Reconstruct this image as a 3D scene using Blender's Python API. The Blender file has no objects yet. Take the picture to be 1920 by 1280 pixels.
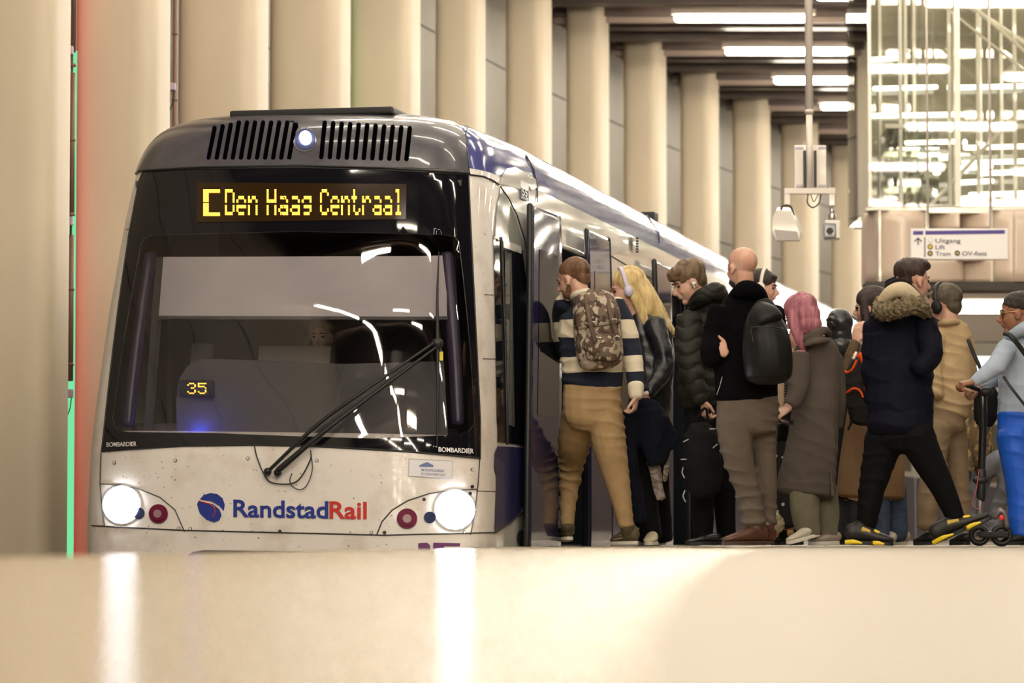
import bpy, bmesh, math, random
import numpy as np
from mathutils import Vector, Matrix, geometry
C = bpy.context.scene.collection
SC = bpy.context.scene
random.seed(7)
# ------------------------------------------------------------------ camera, world, exposure
FPX = 6400.0; TILT = math.atan(376/6400); HC = .03
ct, st = math.cos(TILT), math.sin(TILT)
cd = bpy.data.cameras.new('camera'); cam = bpy.data.objects.new('camera', cd); C.objects.link(cam)
cd.lens = 120; cd.sensor_width = 36; cd.clip_start = .05; cd.clip_end = 400
cam.location = (0, 0, HC); cam.rotation_euler = (math.pi/2 + TILT, 0, 0)
cd.dof.use_dof = True; cd.dof.focus_distance = 22.3; cd.dof.aperture_fstop = 3.2
SC.camera = cam
wd = bpy.data.worlds.new('world'); SC.world = wd; wd.use_nodes = True
wd.node_tree.nodes['Background'].inputs[0].default_value = (1.0, .86, .68, 1)
wd.node_tree.nodes['Background'].inputs[1].default_value = .3
SC.view_settings.view_transform = 'Standard'; SC.view_settings.look = 'None'
SC.view_settings.gamma = 1; SC.view_settings.exposure = 0.02; SC.view_settings.use_curve_mapping = False
LAMP_E = 60.0
# ------------------------------------------------------------------ helpers
def W(px, py, Y):
    u, v = (px-960)/FPX, (640-py)/FPX
    dy, dz = ct - v*st, st + v*ct
    return Vector((u*Y/dy, Y, HC + dz*Y/dy))
def pixn(P):
    x, y, z = P[..., 0], P[..., 1], P[..., 2]-HC
    d = y*ct + z*st; v = -y*st + z*ct
    return np.stack([960+FPX*x/d, 640-FPX*v/d], -1)
MATS = {}
def mat(name, col, rough=.6, metal=0, var=0, vs=8, vcol=None, bump=0, bs=60, bstr=(1, 1, 1), spec=.5, coat=0, emit=0, ecol=None):
    if name in MATS: return MATS[name]
    m = bpy.data.materials.new(name); m.use_nodes = True; MATS[name] = m
    nt = m.node_tree; N = nt.nodes; L = nt.links; b = N['Principled BSDF']
    b.inputs['Base Color'].default_value = (*col, 1); b.inputs['Roughness'].default_value = rough
    b.inputs['Metallic'].default_value = metal; b.inputs['Specular IOR Level'].default_value = spec
    b.inputs['Coat Weight'].default_value = coat
    tc = N.new('ShaderNodeTexCoord')
    if var or vcol:
        mp = N.new('ShaderNodeMapping'); L.new(tc.outputs['Object'], mp.inputs[0]); mp.inputs['Scale'].default_value = bstr
        nz = N.new('ShaderNodeTexNoise'); nz.inputs['Scale'].default_value = vs; nz.inputs['Detail'].default_value = 4
        L.new(mp.outputs[0], nz.inputs[0])
        mx = N.new('ShaderNodeMix'); mx.data_type = 'RGBA'
        mx.inputs[6].default_value = (*col, 1)
        mx.inputs[7].default_value = (*(vcol or [c*(1-var) for c in col]), 1)
        rp = N.new('ShaderNodeMapRange'); rp.inputs[1].default_value = .35; rp.inputs[2].default_value = .65
        L.new(nz.outputs[0], rp.inputs[0]); L.new(rp.outputs[0], mx.inputs[0]); L.new(mx.outputs[2], b.inputs['Base Color'])
    if bump:
        mp2 = N.new('ShaderNodeMapping'); L.new(tc.outputs['Object'], mp2.inputs[0]); mp2.inputs['Scale'].default_value = bstr
        n2 = N.new('ShaderNodeTexNoise'); n2.inputs['Scale'].default_value = bs; n2.inputs['Detail'].default_value = 3
        L.new(mp2.outputs[0], n2.inputs[0])
        bp = N.new('ShaderNodeBump'); bp.inputs['Strength'].default_value = bump; bp.inputs['Distance'].default_value = .01
        L.new(n2.outputs[0], bp.inputs['Height']); L.new(bp.outputs[0], b.inputs['Normal'])
    if emit:
        b.inputs['Emission Color'].default_value = (*(ecol or col), 1); b.inputs['Emission Strength'].default_value = emit
    return m
def glass(name, tint, refl=.5, rough=.02):
    if name in MATS: return MATS[name]
    m = bpy.data.materials.new(name); m.use_nodes = True; MATS[name] = m
    nt = m.node_tree; N = nt.nodes; L = nt.links; N.remove(N['Principled BSDF'])
    t = N.new('ShaderNodeBsdfTransparent'); t.inputs[0].default_value = (*tint, 1)
    g = N.new('ShaderNodeBsdfGlossy'); g.inputs['Roughness'].default_value = rough
    fr = N.new('ShaderNodeFresnel'); fr.inputs[0].default_value = 1.5
    ma = N.new('ShaderNodeMath'); ma.operation = 'MULTIPLY_ADD'; ma.inputs[1].default_value = 1.0; ma.inputs[2].default_value = refl
    L.new(fr.outputs[0], ma.inputs[0])
    mx = N.new('ShaderNodeMixShader'); L.new(ma.outputs[0], mx.inputs[0]); L.new(t.outputs[0], mx.inputs[1]); L.new(g.outputs[0], mx.inputs[2])
    L.new(mx.outputs[0], N['Material Output'].inputs[0]); return m
def emis(name, col, s):
    if name in MATS: return MATS[name]
    m = bpy.data.materials.new(name); m.use_nodes = True; MATS[name] = m
    nt = m.node_tree; N = nt.nodes; N.remove(N['Principled BSDF']); e = N.new('ShaderNodeEmission')
    e.inputs[0].default_value = (*col, 1); e.inputs[1].default_value = s
    nt.links.new(e.outputs[0], N['Material Output'].inputs[0]); return m
def link(name, me, m, parent=None, smooth=False):
    o = bpy.data.objects.new(name, me); C.objects.link(o)
    if m is not None and len(me.materials) == 0: me.materials.append(m)
    if parent is not None:
        o.parent = parent; o.matrix_parent_inverse = Matrix.Translation(-Vector(parent.location))
    if smooth:
        me.polygons.foreach_set('use_smooth', [True]*len(me.polygons))
    return o
def obj(name, bm, m, parent=None, smooth=False):
    me = bpy.data.meshes.new(name); bm.to_mesh(me); bm.free()
    return link(name, me, m, parent, smooth)
def tag(o, label=None, cat=None, group=None, kind=None):
    if label: o['label'] = label
    if cat: o['category'] = cat
    if group: o['group'] = group
    if kind: o['kind'] = kind
    return o
def thing(name, loc, label, cat, group=None):
    o = bpy.data.objects.new(name, None); C.objects.link(o); o.location = loc; o.empty_display_size = .1
    return tag(o, label, cat, group)
def struct(name, bm, m, parent=None, smooth=False):
    o = obj(name, bm, m, parent, smooth)
    if parent is None: o['kind'] = 'structure'
    return o
def bx(bm, a, b, M=None):
    a = Vector(a); b = Vector(b)
    vs = [Vector((x, y, z)) for x in (a.x, b.x) for y in (a.y, b.y) for z in (a.z, b.z)]
    if M is not None: vs = [M @ v for v in vs]
    v = [bm.verts.new(p) for p in vs]
    for f in ((0,1,3,2),(4,6,7,5),(0,4,5,1),(2,3,7,6),(0,2,6,4),(1,5,7,3)): bm.faces.new([v[i] for i in f])
    return v
def bevel(bm, w, seg=2):
    bmesh.ops.recalc_face_normals(bm, faces=bm.faces)
    bmesh.ops.bevel(bm, geom=bm.edges[:], offset=w, segments=seg, affect='EDGES', profile=.6)
def frame(t, ref=Vector((0, 1, 0))):
    t = t.normalized(); a = t.cross(ref)
    if a.length < .15: a = t.cross(Vector((1, 0, 0)))
    a.normalize(); b = t.cross(a).normalized(); return a, b
def catmull(P, k):
    P = np.array(P, float); n = len(P); out = []
    if n == 2: return [P[0]+(P[1]-P[0])*i/k for i in range(k+1)]
    E = np.vstack([2*P[0]-P[1], P, 2*P[-1]-P[-2]])
    for i in range(n-1):
        p0, p1, p2, p3 = E[i:i+4]
        for j in range(k):
            t = j/k
            out.append(.5*((2*p1)+(-p0+p2)*t+(2*p0-5*p1+4*p2-p3)*t*t+(-p0+3*p1-3*p2+p3)*t**3))
    out.append(P[-1]); return out
def tube(bm, pts, rads, n=14, k=4, cap=1.0, ref=Vector((0, 1, 0))):
    """pts world points, rads [(ra, rb)]; smooth elliptic tube with round caps."""
    data = [list(p)+list(r if isinstance(r, (tuple, list)) else (r, r)) for p, r in zip(pts, rads)]
    S = catmull(data, k) if k > 1 else [np.array(d, float) for d in data]
    Q = [Vector(s[:3]) for s in S]; RR = [(max(abs(s[3]), 1e-4), max(abs(s[4]), 1e-4)) for s in S]
    T = []
    for i in range(len(Q)):
        t = Q[min(i+1, len(Q)-1)]-Q[max(i-1, 0)]
        T.append(t.normalized() if t.length > 1e-9 else Vector((0, 0, -1)))
    rings = []
    def ring(c, a, b, ra, rb):
        return [bm.verts.new(c + a*(ra*math.cos(2*math.pi*j/n)) + b*(rb*math.sin(2*math.pi*j/n))) for j in range(n)]
    pa = None; fr = []
    for t in T:
        a, b = frame(t, ref)
        if pa is not None and a.dot(pa) < 0: a, b = -a, -b
        pa = a; fr.append((a, b))
    a, b = fr[0]; ra, rb = RR[0]; m0 = min(ra, rb)*cap
    v0 = bm.verts.new(Q[0]-T[0]*m0)
    for ph in (60, 30):
        c_, s_ = math.cos(math.radians(ph)), math.sin(math.radians(ph))
        rings.append(ring(Q[0]-T[0]*m0*s_, a, b, ra*c_, rb*c_))
    for q, (a, b), (ra, rb) in zip(Q, fr, RR): rings.append(ring(q, a, b, ra, rb))
    a, b = fr[-1]; ra, rb = RR[-1]; m1 = min(ra, rb)*cap
    for ph in (30, 60):
        c_, s_ = math.cos(math.radians(ph)), math.sin(math.radians(ph))
        rings.append(ring(Q[-1]+T[-1]*m1*s_, a, b, ra*c_, rb*c_))
    v1 = bm.verts.new(Q[-1]+T[-1]*m1)
    for r0, r1 in zip(rings, rings[1:]):
        for j in range(n): bm.faces.new((r0[j], r0[(j+1) % n], r1[(j+1) % n], r1[j]))
    for j in range(n):
        bm.faces.new((v0, rings[0][(j+1) % n], rings[0][j])); bm.faces.new((v1, rings[-1][j], rings[-1][(j+1) % n]))
def wire(bm, pts, r, n=8, k=6):
    tube(bm, pts, [r]*len(pts), n=n, k=k)
def cyl(bm, a, b, r, n=20, r2=None):
    a, b = Vector(a), Vector(b); u, w = frame(b-a); r2 = r if r2 is None else r2
    A = [bm.verts.new(a+u*r*math.cos(2*math.pi*j/n)+w*r*math.sin(2*math.pi*j/n)) for j in range(n)]
    B = [bm.verts.new(b+u*r2*math.cos(2*math.pi*j/n)+w*r2*math.sin(2*math.pi*j/n)) for j in range(n)]
    for j in range(n): bm.faces.new((A[j], A[(j+1) % n], B[(j+1) % n], B[j]))
    bm.faces.new(A[::-1]); bm.faces.new(B)
def ellipsoid(bm, c, r, M=None, seg=20):
    S = Matrix.Diagonal((r[0], r[1], r[2], 1))
    MM = Matrix.Translation(Vector(c)) @ S
    if M is not None: MM = M @ MM
    bmesh.ops.create_uvsphere(bm, u_segments=seg, v_segments=seg*2//3, radius=1, matrix=MM)
def BM(): return bmesh.new()
# ------------------------------------------------------------------ train surface
TH = math.radians(12.3); TD = np.array([math.sin(TH), math.cos(TH)]); TR = np.array([math.cos(TH), -math.sin(TH)])
LJ = .8; S2 = 2.9; CANT = math.tan(math.radians(1.1)); SN = 3.6
Vt = [-.9,-.3,.1,.6,1.0,1.5,2.0,2.30,2.50,2.70,2.86,3.16,3.6,4.0]
Wt = [1.27,1.31,1.325,1.325,1.325,1.325,1.318,1.31,1.29,1.225,1.11,.82,.40,.0]
Zt = [-.9,-.3,.1,.6,1.0,1.5,2.0,2.30,2.50,2.69,2.80,2.87,2.90,2.91]
Ft = [.06,.0,.0,.03,.12,.24,.39,.50,.58,.70,.90,1.2,1.6,2.0]
Mt = [1.0,1.0,1.0,.99,.975,.95,.925,.91,.905,.905,.91,.92,.93,.93]
def smooth_tab(ys):
    v = np.linspace(-.9, 4.0, 400); y = np.interp(v, Vt, ys); k = np.ones(17)/17
    yp = np.concatenate([np.full(8, y[0]), y, np.full(8, y[-1])]); ysm = np.convolve(yp, k, 'valid')
    ysm[-10:] = y[-10:]; return v, ysm
VS, WS = smooth_tab(Wt); _, ZS = smooth_tab(Zt); _, FS = smooth_tab(Ft); _, MS = smooth_tab(Mt)
TO = np.array([-.13, 22.0])-TD*.9-TR*1.325+TR*.055
def surf(q, v):
    q = np.asarray(q, float); v = np.asarray(v, float)
    w = np.interp(v, VS, WS); z = np.interp(v, VS, ZS); f = np.interp(v, VS, FS); m = np.interp(v, VS, MS)
    aq = abs(q); a = np.minimum(aq, 1)*math.pi/2
    t = np.clip(aq-1, 0, 1)
    ext = m+(1-m)*np.clip(np.where(aq < 1, .35*aq**4, .35+.65*(t*(2-t))), 0, 1)
    w_ = w*np.clip(np.sin(a), 0, 1)**(2/SN)*np.sign(q)*ext
    s = f+LJ*(1-np.clip(np.cos(a), 0, 1)**(2/SN))+t*(S2-f-LJ)+np.maximum(aq-2, 0)
    return np.stack([TO[0]+TD[0]*s+TR[0]*w_, TO[1]+TD[1]*s+TR[1]*w_, z-w_*CANT], -1)
def surfn(q, v, off=0):
    e = 2e-3
    q = np.asarray(q, float); v = np.asarray(v, float)
    p = surf(q, v)
    dq = surf(q+e, v)-surf(q-e, v); dv = surf(q, v+e)-surf(q, v-e)
    n = np.cross(dq, dv); n /= (np.linalg.norm(n, axis=-1, keepdims=True)+1e-12)
    return p+n*off, n
def TP(s, w, z):   # train box coords -> world
    return Vector((TO[0]+TD[0]*s+TR[0]*w, TO[1]+TD[1]*s+TR[1]*w, z-w*CANT))
gq, gv = np.meshgrid(np.concatenate([np.linspace(-1.1, 2, 260), np.linspace(2.03, 12, 300)]), np.linspace(-.4, 3.9, 200))
gp, gn = surfn(gq, gv); gpx = pixn(gp)
gfront = (gn[..., 0]*gp[..., 0]+gn[..., 1]*gp[..., 1]+gn[..., 2]*(gp[..., 2]-HC)) < 0
def inv(px, py):
    d = (gpx[..., 0]-px)**2+(gpx[..., 1]-py)**2+np.where(gfront, 0, 1e4)
    i = np.unravel_index(d.argmin(), d.shape); q, v = gq[i], gv[i]
    for _ in range(8):
        e = 1e-4; p0 = pixn(surf(q, v)); Jq = (pixn(surf(q+e, v))-p0)/e; Jv = (pixn(surf(q, v+e))-p0)/e
        J = np.array([Jq, Jv]).T; r = np.array([px, py])-p0
        if abs(np.linalg.det(J)) < 1: break
        dx = np.linalg.solve(J, r); dx = np.clip(dx, -.05, .05)
        if abs(q+dx[0]-gq[i]) > .3 or abs(v+dx[1]-gv[i]) > .3: break
        q += dx[0]; v += dx[1]
    return q, v
QS = 2.0  # q scale for triangulation on the nose
def inside(x, y, poly):
    n = len(poly); r = np.zeros_like(x, bool); j = n-1
    for i in range(n):
        xi, yi = poly[i]; xj, yj = poly[j]
        c = ((yi > y) != (yj > y)) & (x < (xj-xi)*(y-yi)/((yj-yi) or 1e-12)+xi)
        r ^= c; j = i
    return r
def dens(poly, step):
    out = []
    for (x0, y0), (x1, y1) in zip(poly, poly[1:]+poly[:1]):
        n = max(1, int(math.hypot(x1-x0, y1-y0)/step))
        out += [(x0+(x1-x0)*i/n, y0+(y1-y0)*i/n) for i in range(n)]
    return out
def patch_qv(name, outer, m, parent, holes=(), off=.0, grid=.05, thick=0, smooth=True):
    """surface patch bounded by polygons in (q, v)"""
    oo = dens([tuple(p) for p in outer], grid); hh = [dens([tuple(p) for p in h], grid) for h in holes]
    pts = list(oo); edges = [(i, (i+1) % len(oo)) for i in range(len(oo))]
    for h in hh:
        b = len(pts); pts += h; edges += [(b+i, b+(i+1) % len(h)) for i in range(len(h))]
    xs = [p[0] for p in oo]; ys = [p[1] for p in oo]
    gx, gy = np.meshgrid(np.arange(min(xs)+grid*.5, max(xs), grid), np.arange(min(ys)+grid*.5, max(ys), grid))
    gx = gx.ravel(); gy = gy.ravel()
    if len(gx):
        ins = inside(gx, gy, oo)
        for h in hh: ins &= ~inside(gx, gy, h)
        bp = np.array(pts); keep = []
        for x, y in zip(gx[ins], gy[ins]):
            if ((bp[:, 0]-x)**2+(bp[:, 1]-y)**2).min() > (grid*.4)**2: keep.append((x, y))
        pts += keep
    r = geometry.delaunay_2d_cdt([Vector(p) for p in pts], edges, [], 0, 1e-6)
    vv, ff = r[0], r[2]; V2 = np.array([[p.x, p.y] for p in vv])
    F2 = []
    cen = np.array([V2[list(f)].mean(0) for f in ff]); ins = inside(cen[:, 0], cen[:, 1], oo)
    for h in hh: ins &= ~inside(cen[:, 0], cen[:, 1], h)
    F2 = [list(f) for f, k in zip(ff, ins) if k]
    p3, n3 = surfn(V2[:, 0], V2[:, 1], off)
    me = bpy.data.meshes.new(name)
    if thick:
        p4 = p3-n3*thick; nv = len(p3); cnt = {}
        for f in F2:
            for a, b in zip(f, f[1:]+f[:1]): cnt[(a, b)] = 1
        G = F2+[[i+nv for i in f[::-1]] for f in F2]+[[b, a, a+nv, b+nv] for (a, b) in cnt if (b, a) not in cnt]
        me.from_pydata(np.vstack([p3, p4]).tolist(), [], G)
    else: me.from_pydata(p3.tolist(), [], F2)
    o = link(name, me, m, parent)
    if smooth: me.polygons.foreach_set('use_smooth', [len(p.vertices) == 3 for p in me.polygons])
    return o
def px2qv(poly, step=14):
    return [inv(*p) for p in dens(poly, step)]
def patch(name, poly, m, parent, holes=(), off=.003, grid=.05, thick=0, step=14):
    return patch_qv(name, px2qv(poly, step), m, parent, [px2qv(h, step) for h in holes], off, grid, thick)
def circ(cx, cy, r, n=28, ry=None):
    return [(cx+r*math.cos(2*math.pi*i/n), cy+(ry or r)*math.sin(2*math.pi*i/n)) for i in range(n)]
def rrect(x0, y0, x1, y1, r, n=5, sk=0):
    out = []
    for cx, cy, a in ((x1-r, y1-r, 0), (x0+r, y1-r, 90), (x0+r, y0+r, 180), (x1-r, y0+r, 270)):
        for i in range(n+1):
            t = math.radians(a+90*i/n); out.append((cx+r*math.cos(t), cy+r*math.sin(t)))
    return [(x, y+sk*(x-x0)) for x, y in out]
def onsurf(px, py, off=0):
    q, v = inv(px, py); p, n = surfn(q, v, off); return Vector(p)
def line(name, pts, r_px, m, parent, off=.002, step=12):
    P = []
    for (x0, y0), (x1, y1) in zip(pts, pts[1:]):
        n = max(1, int(math.hypot(x1-x0, y1-y0)/step)); P += [(x0+(x1-x0)*i/n, y0+(y1-y0)*i/n) for i in range(n)]
    P.append(pts[-1]); bm = BM(); tube(bm, [onsurf(x, y, off) for x, y in P], [r_px/290]*len(P), n=6, k=1)
    return obj(name, bm, m, parent, True)
def text_mesh(s, bold=0):
    cu = bpy.data.curves.new('t', 'FONT'); cu.body = s; cu.offset = bold; cu.resolution_u = 4
    o = bpy.data.objects.new('t', cu); C.objects.link(o); dg = bpy.context.evaluated_depsgraph_get()
    me = bpy.data.meshes.new_from_object(o.evaluated_get(dg)); bpy.data.objects.remove(o)
    co = np.zeros(len(me.vertices)*3); me.vertices.foreach_get('co', co); co = co.reshape(-1, 3)
    return me, co
def text_on(name, s, x0, y0, x1, h, m, parent, slope=0, bold=.0, fn=None, off=.006, ref_h=None):
    """text with baseline from (x0,y0) to x1, cap height h pixels"""
    me, co = text_mesh(s, bold); w0, w1 = co[:, 0].min(), co[:, 0].max(); ch = ref_h or .69
    out = []
    for x, y, z in co:
        t = (x-w0)/(w1-w0); px = x0+t*(x1-x0); py = y0-y/ch*h+slope*(px-x0)
        out.append(fn(px, py) if fn else onsurf(px, py, off))
    me.vertices.foreach_set('co', np.array([list(p) for p in out]).ravel()); me.materials.clear()
    me.name = name; return link(name, me, m, parent)
# materials of the train
def dirty_white(name, col):
    m = mat(name, col, rough=.32, coat=.3); nt = m.node_tree; N = nt.nodes; L = nt.links; b = N['Principled BSDF']
    tc = N.new('ShaderNodeTexCoord')
    vz = N.new('ShaderNodeTexVoronoi'); vz.inputs['Scale'].default_value = 26; vz.inputs['Randomness'].default_value = 1; L.new(tc.outputs['Object'], vz.inputs[0])
    nz = N.new('ShaderNodeTexNoise'); nz.inputs['Scale'].default_value = 30; L.new(tc.outputs['Object'], nz.inputs[0])
    th = N.new('ShaderNodeMath'); th.operation = 'MULTIPLY_ADD'; th.inputs[1].default_value = .42; th.inputs[2].default_value = -.125; L.new(nz.outputs[0], th.inputs[0])
    lt = N.new('ShaderNodeMath'); lt.operation = 'LESS_THAN'; L.new(vz.outputs['Distance'], lt.inputs[0]); L.new(th.outputs[0], lt.inputs[1])
    n3 = N.new('ShaderNodeTexNoise'); n3.inputs['Scale'].default_value = 5; n3.inputs['Detail'].default_value = 8; L.new(tc.outputs['Object'], n3.inputs[0])
    rp = N.new('ShaderNodeMapRange'); rp.inputs[1].default_value = .5; rp.inputs[2].default_value = .72; rp.inputs[4].default_value = .7; L.new(n3.outputs[0], rp.inputs[0])
    m1 = N.new('ShaderNodeMix'); m1.data_type = 'RGBA'; m1.inputs[6].default_value = (*col, 1); m1.inputs[7].default_value = (col[0]*.72, col[1]*.66, col[2]*.6, 1); L.new(rp.outputs[0], m1.inputs[0])
    m2 = N.new('ShaderNodeMix'); m2.data_type = 'RGBA'; m2.inputs[7].default_value = (.10, .075, .06, 1); L.new(m1.outputs[2], m2.inputs[6])
    ml = N.new('ShaderNodeMath'); ml.operation = 'MULTIPLY'; ml.inputs[1].default_value = .75; L.new(lt.outputs[0], ml.inputs[0]); L.new(ml.outputs[0], m2.inputs[0])
    L.new(m2.outputs[2], b.inputs['Base Color']); return m
M_white = dirty_white('dirty_white_paint', (.80, .75, .71))
M_cream = mat('white_side_paint', (.80, .79, .74), rough=.12, coat=.8, var=.06, vs=3)
M_navy = mat('navy_paint', (.028, .028, .095), rough=.16, coat=.1, spec=.35)
M_leaf = mat('door_leaf_paint', (.022, .022, .085), rough=.09, coat=.45, spec=.35)
M_blue = mat('blue_roof_paint', (.075, .085, .27), rough=.12, spec=.25, var=.15, vs=4)
for m__ in (M_blue, M_leaf, M_navy): m__.node_tree.nodes['Principled BSDF'].inputs['IOR'].default_value = 1.3
M_cap = mat('dark_grey_cap_paint', (.085, .08, .095), rough=.3, coat=.4, var=.3, vs=9)
M_blackg = mat('black_gloss_glass', (.006, .006, .009), rough=.05, spec=.6)
M_rub = mat('black_rubber', (.008, .008, .009), rough=.5)
M_slot = mat('slot_shade_black', (.001, .001, .001), rough=.9, spec=0)
M_seam = mat('seam_dark', (.03, .025, .022), rough=.6)
M_wglass = glass('windscreen_glass', (.76, .75, .755), .03)
M_sglass = glass('side_window_glass', (.30, .30, .33), .10)
M_leafg = mat('door_leaf_glass', (.02, .02, .028), rough=.04, spec=.7, coat=.2)
M_int = mat('interior_blue_grey_panel', (.42, .46, .56), rough=.45)
M_dint = mat('cab_dark_grey', (.07, .065, .07), rough=.6)
M_gint = mat('cab_mid_grey', (.10, .095, .10), rough=.6)
M_metal = mat('dark_metal', (.05, .05, .052), rough=.35, metal=.6)
M_steel = mat('steel', (.5, .5, .5), rough=.3, metal=1)
M_logoblue = mat('logo_blue', (.015, .035, .26), rough=.3); M_logored = mat('logo_red', (.55, .03, .025), rough=.3)
train = thing('light_rail_train', TP(1.5, 0, -.95), 'white and navy light rail train with lit headlights standing at the platform', 'train')
# --- windscreen inner (clear) region
CLEAR = [(222, 806), (214, 798), (212, 782), (226, 680), (246, 560), (265, 458), (272, 446), (286, 441), (560, 434), (830, 440), (852, 444), (860, 454), (868, 520), (881, 650), (889, 780), (888, 796), (878, 808), (860, 815), (700, 822), (560, 818), (400, 812), (240, 810)]
BLACK = [(192, 846), (208, 700), (224, 570), (243, 440), (262, 340), (270, 322), (380, 317), (560, 315), (720, 319), (877, 328), (884, 480), (893, 660), (899, 790), (899, 859), (760, 846), (600, 837), (480, 834), (340, 836)]
clear_qv = px2qv(CLEAR, 20); black_qv = px2qv(BLACK, 20)
qpad = lambda x: x
v_cap = 2.44
# side cut-outs in (q, v)
def qside(px, v=1.2): return inv(px, float(pixn(surf(3.0, v))[1]))[0]
def q_at(px, v):
    qs = np.linspace(.9, 14, 6000); p = pixn(surf(qs, np.full_like(qs, v)))[:, 0]; return float(qs[np.argmin(abs(p-px))])
dz0, dz1 = .03, 2.12
d1a, d1b = q_at(1012, 1.2), q_at(1103, 1.2)
d2a, d2b = q_at(1240, 1.2), q_at(1297, 1.2)
QEND = q_at(1425, 2.3)
doors = [(d1a, d1b), (d2a, d2b)]
def rect_qv(q0, q1, v0, v1): return [(q0, v0), (q1, v0), (q1, v1), (q0, v1)]
V_BLUE = 2.47
# front + both flanks, white body up to the roof line
patch_qv('nose_lower_shell', [(-1, -.8), (1, -.8), (1, .72), (-1, .72)], M_white, train, off=0)
nose_up = [(-1, .72), (1, .72), (1, V_BLUE), (-1, V_BLUE)]
patch_qv('nose_upper_shell', nose_up, M_white, train, holes=[clear_qv], off=0)
CABW = [(924, 440), (938, 448), (978, 470), (990, 560), (997, 700), (1000, 838), (931, 828), (928, 640)]
cabw_qv = px2qv(CABW, 20)
side_poly = [(1, -.8), (QEND, -.8), (QEND, V_BLUE), (1, V_BLUE)]
hol = [rect_qv(a, b, dz0, dz1+.02) for a, b in doors]
# window strips between and after the doors
win = [(q_at(1160, 1.4), q_at(1212, 1.4)), (q_at(1330, 1.4), q_at(1412, 1.4))]
hol += [rect_qv(a, b, .98, 1.80) for a, b in win]
patch_qv('body_side', side_poly, M_cream, train, holes=hol, off=0, grid=.09)
patch_qv('body_side', [(-QEND, -.8), (-1, -.8), (-1, V_BLUE), (-QEND, V_BLUE)], M_cream, train, off=0, grid=.2)
# navy lower band on the platform side, between door frames
for a, b in ((1.9, d1a-.05), (d1b+.05, d2a-.05), (d2b+.05, QEND)):
    patch_qv('lower_navy_panel', rect_qv(a, b, .02, .88), M_navy, train, off=.004, grid=.12)
# roof
patch_qv('roof', [(-QEND, V_BLUE), (QEND, V_BLUE), (QEND, 3.99), (-QEND, 3.99)], M_blue, train, off=.001, grid=.1)
# dark cap over the windscreen with cut vent slots
cap_px_top = [(285, 262), (300, 244), (325, 232)]
CAPQ = [(-1.6, v_cap), (q_at(877, 2.5), v_cap)]
qc = inv(878, 326)[0]; qc2 = inv(872, 262)[0]
cap_qv = [(-1.25, v_cap+.02), (-.6, v_cap), (0, v_cap), (.6, v_cap), (qc, v_cap-.01), (qc2, 2.75), (qc2-.01, 2.95), (qc2-.02, 3.3), (.6, 3.5), (0, 3.6), (-.6, 3.5), (-1.25, 3.3)]
slots = []
for i in range(11):
    for x0, x1, lean in ((392, 543, 12), (603, 762, 8)):
        xb = x0+(x1-x0)*i/10; yt, yb = (228, 302)
        if i < 3 and x0 == 392: yt = 238-3*i
        if x0 == 603: yb = 301+i*.4; yt = 228+i*1.0
        slots.append([(xb+lean*(1 if x0 == 392 else .9)-1+4.4*math.cos(t)*1.0, yt+5+4.5*math.sin(t)) for t in np.linspace(math.pi, 2*math.pi, 6)] +
                     [(xb+4.4*math.cos(t), yb-5+4.5*math.sin(t)) for t in np.linspace(0, math.pi, 6)])
slot_qv = [px2qv(s, 8) for s in slots]
patch_qv('roof_cap', cap_qv, M_cap, train, holes=slot_qv, off=.012, grid=.05)
for s in slot_qv: patch_qv('vent_slot', s, M_slot, train, off=.004, grid=.05)  # shade inside the slots put in as flat black patches
# windscreen: clear glass and black printed border
patch_qv('windscreen_border', black_qv, M_blackg, train, holes=[clear_qv], off=.006)
patch_qv('windscreen', clear_qv, M_wglass, train, off=.006)
line('windscreen_seal', BLACK+[BLACK[0]], 1.6, M_rub, train, off=.006)
line('cap_seam', [(262, 322), (380, 315), (560, 312), (720, 316), (878, 326)], 2.2, M_rub, train, off=.012)
line('cap_seam', [(878, 326), (874, 290), (872, 255), (876, 238)], 1.2, M_rub, train, off=.012)
line('cap_seam', [(880, 328), (905, 331), (922, 338), (934, 346)], 1.6, M_rub, train, off=.006)
# cab side: black glass, grey quarter panel, navy panel below it
patch('cab_quarter_panel', [(938, 352), (950, 372), (966, 410), (978, 452), (982, 476), (926, 448), (930, 390)], mat('grey_green_panel', (.36, .37, .33), rough=.1, coat=.8), train, off=.006)
patch_qv('cab_side_window', cabw_qv, M_blackg, train, off=.006)
patch('cab_window_frame', [(940, 449), (974, 462), (975, 476), (941, 464)], M_cream, train, off=.012)
patch('cab_window_pane', [(943, 470), (956, 476), (962, 800), (948, 796)], mat('pane_grey', (.10, .10, .095), rough=.05, spec=1), train, off=.012)
line('cab_window_divider', [(937, 446), (944, 640), (948, 832)], 2.5, M_rub, train, off=.012)
patch('cab_navy_panel', [(930, 836), (1001, 840), (1003, 880), (998, 915), (984, 950), (958, 978), (926, 998), (929, 920)], M_navy, train, off=.006)
line('body_curve_edge', [(936, 350), (952, 372), (968, 405), (982, 450), (990, 500), (998, 600), (1004, 760), (1005, 880), (999, 918), (984, 952), (955, 980), (926, 999)], 1.3, M_seam, train, off=.008)
# round white hood shape over the cab window
patch('roof_edge_panel', [(936, 345), (940, 328), (950, 316), (965, 314), (985, 324), (1006, 338), (1006, 352), (985, 360), (965, 352)], M_cream, train, off=.006)
# blue side seams on the roof coving
line('roof_seam', [(985, 292), (1000, 320), (1006, 350), (1006, 378)], 1.5, M_rub, train, off=.006)
line('roof_seam', [(1212, 404), (1234, 436), (1236, 456)], 1.3, M_rub, train, off=.006)
line('side_seam', [(1146, 480), (1180, 500), (1222, 523)], 1.0, M_seam, train, off=.004)
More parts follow.
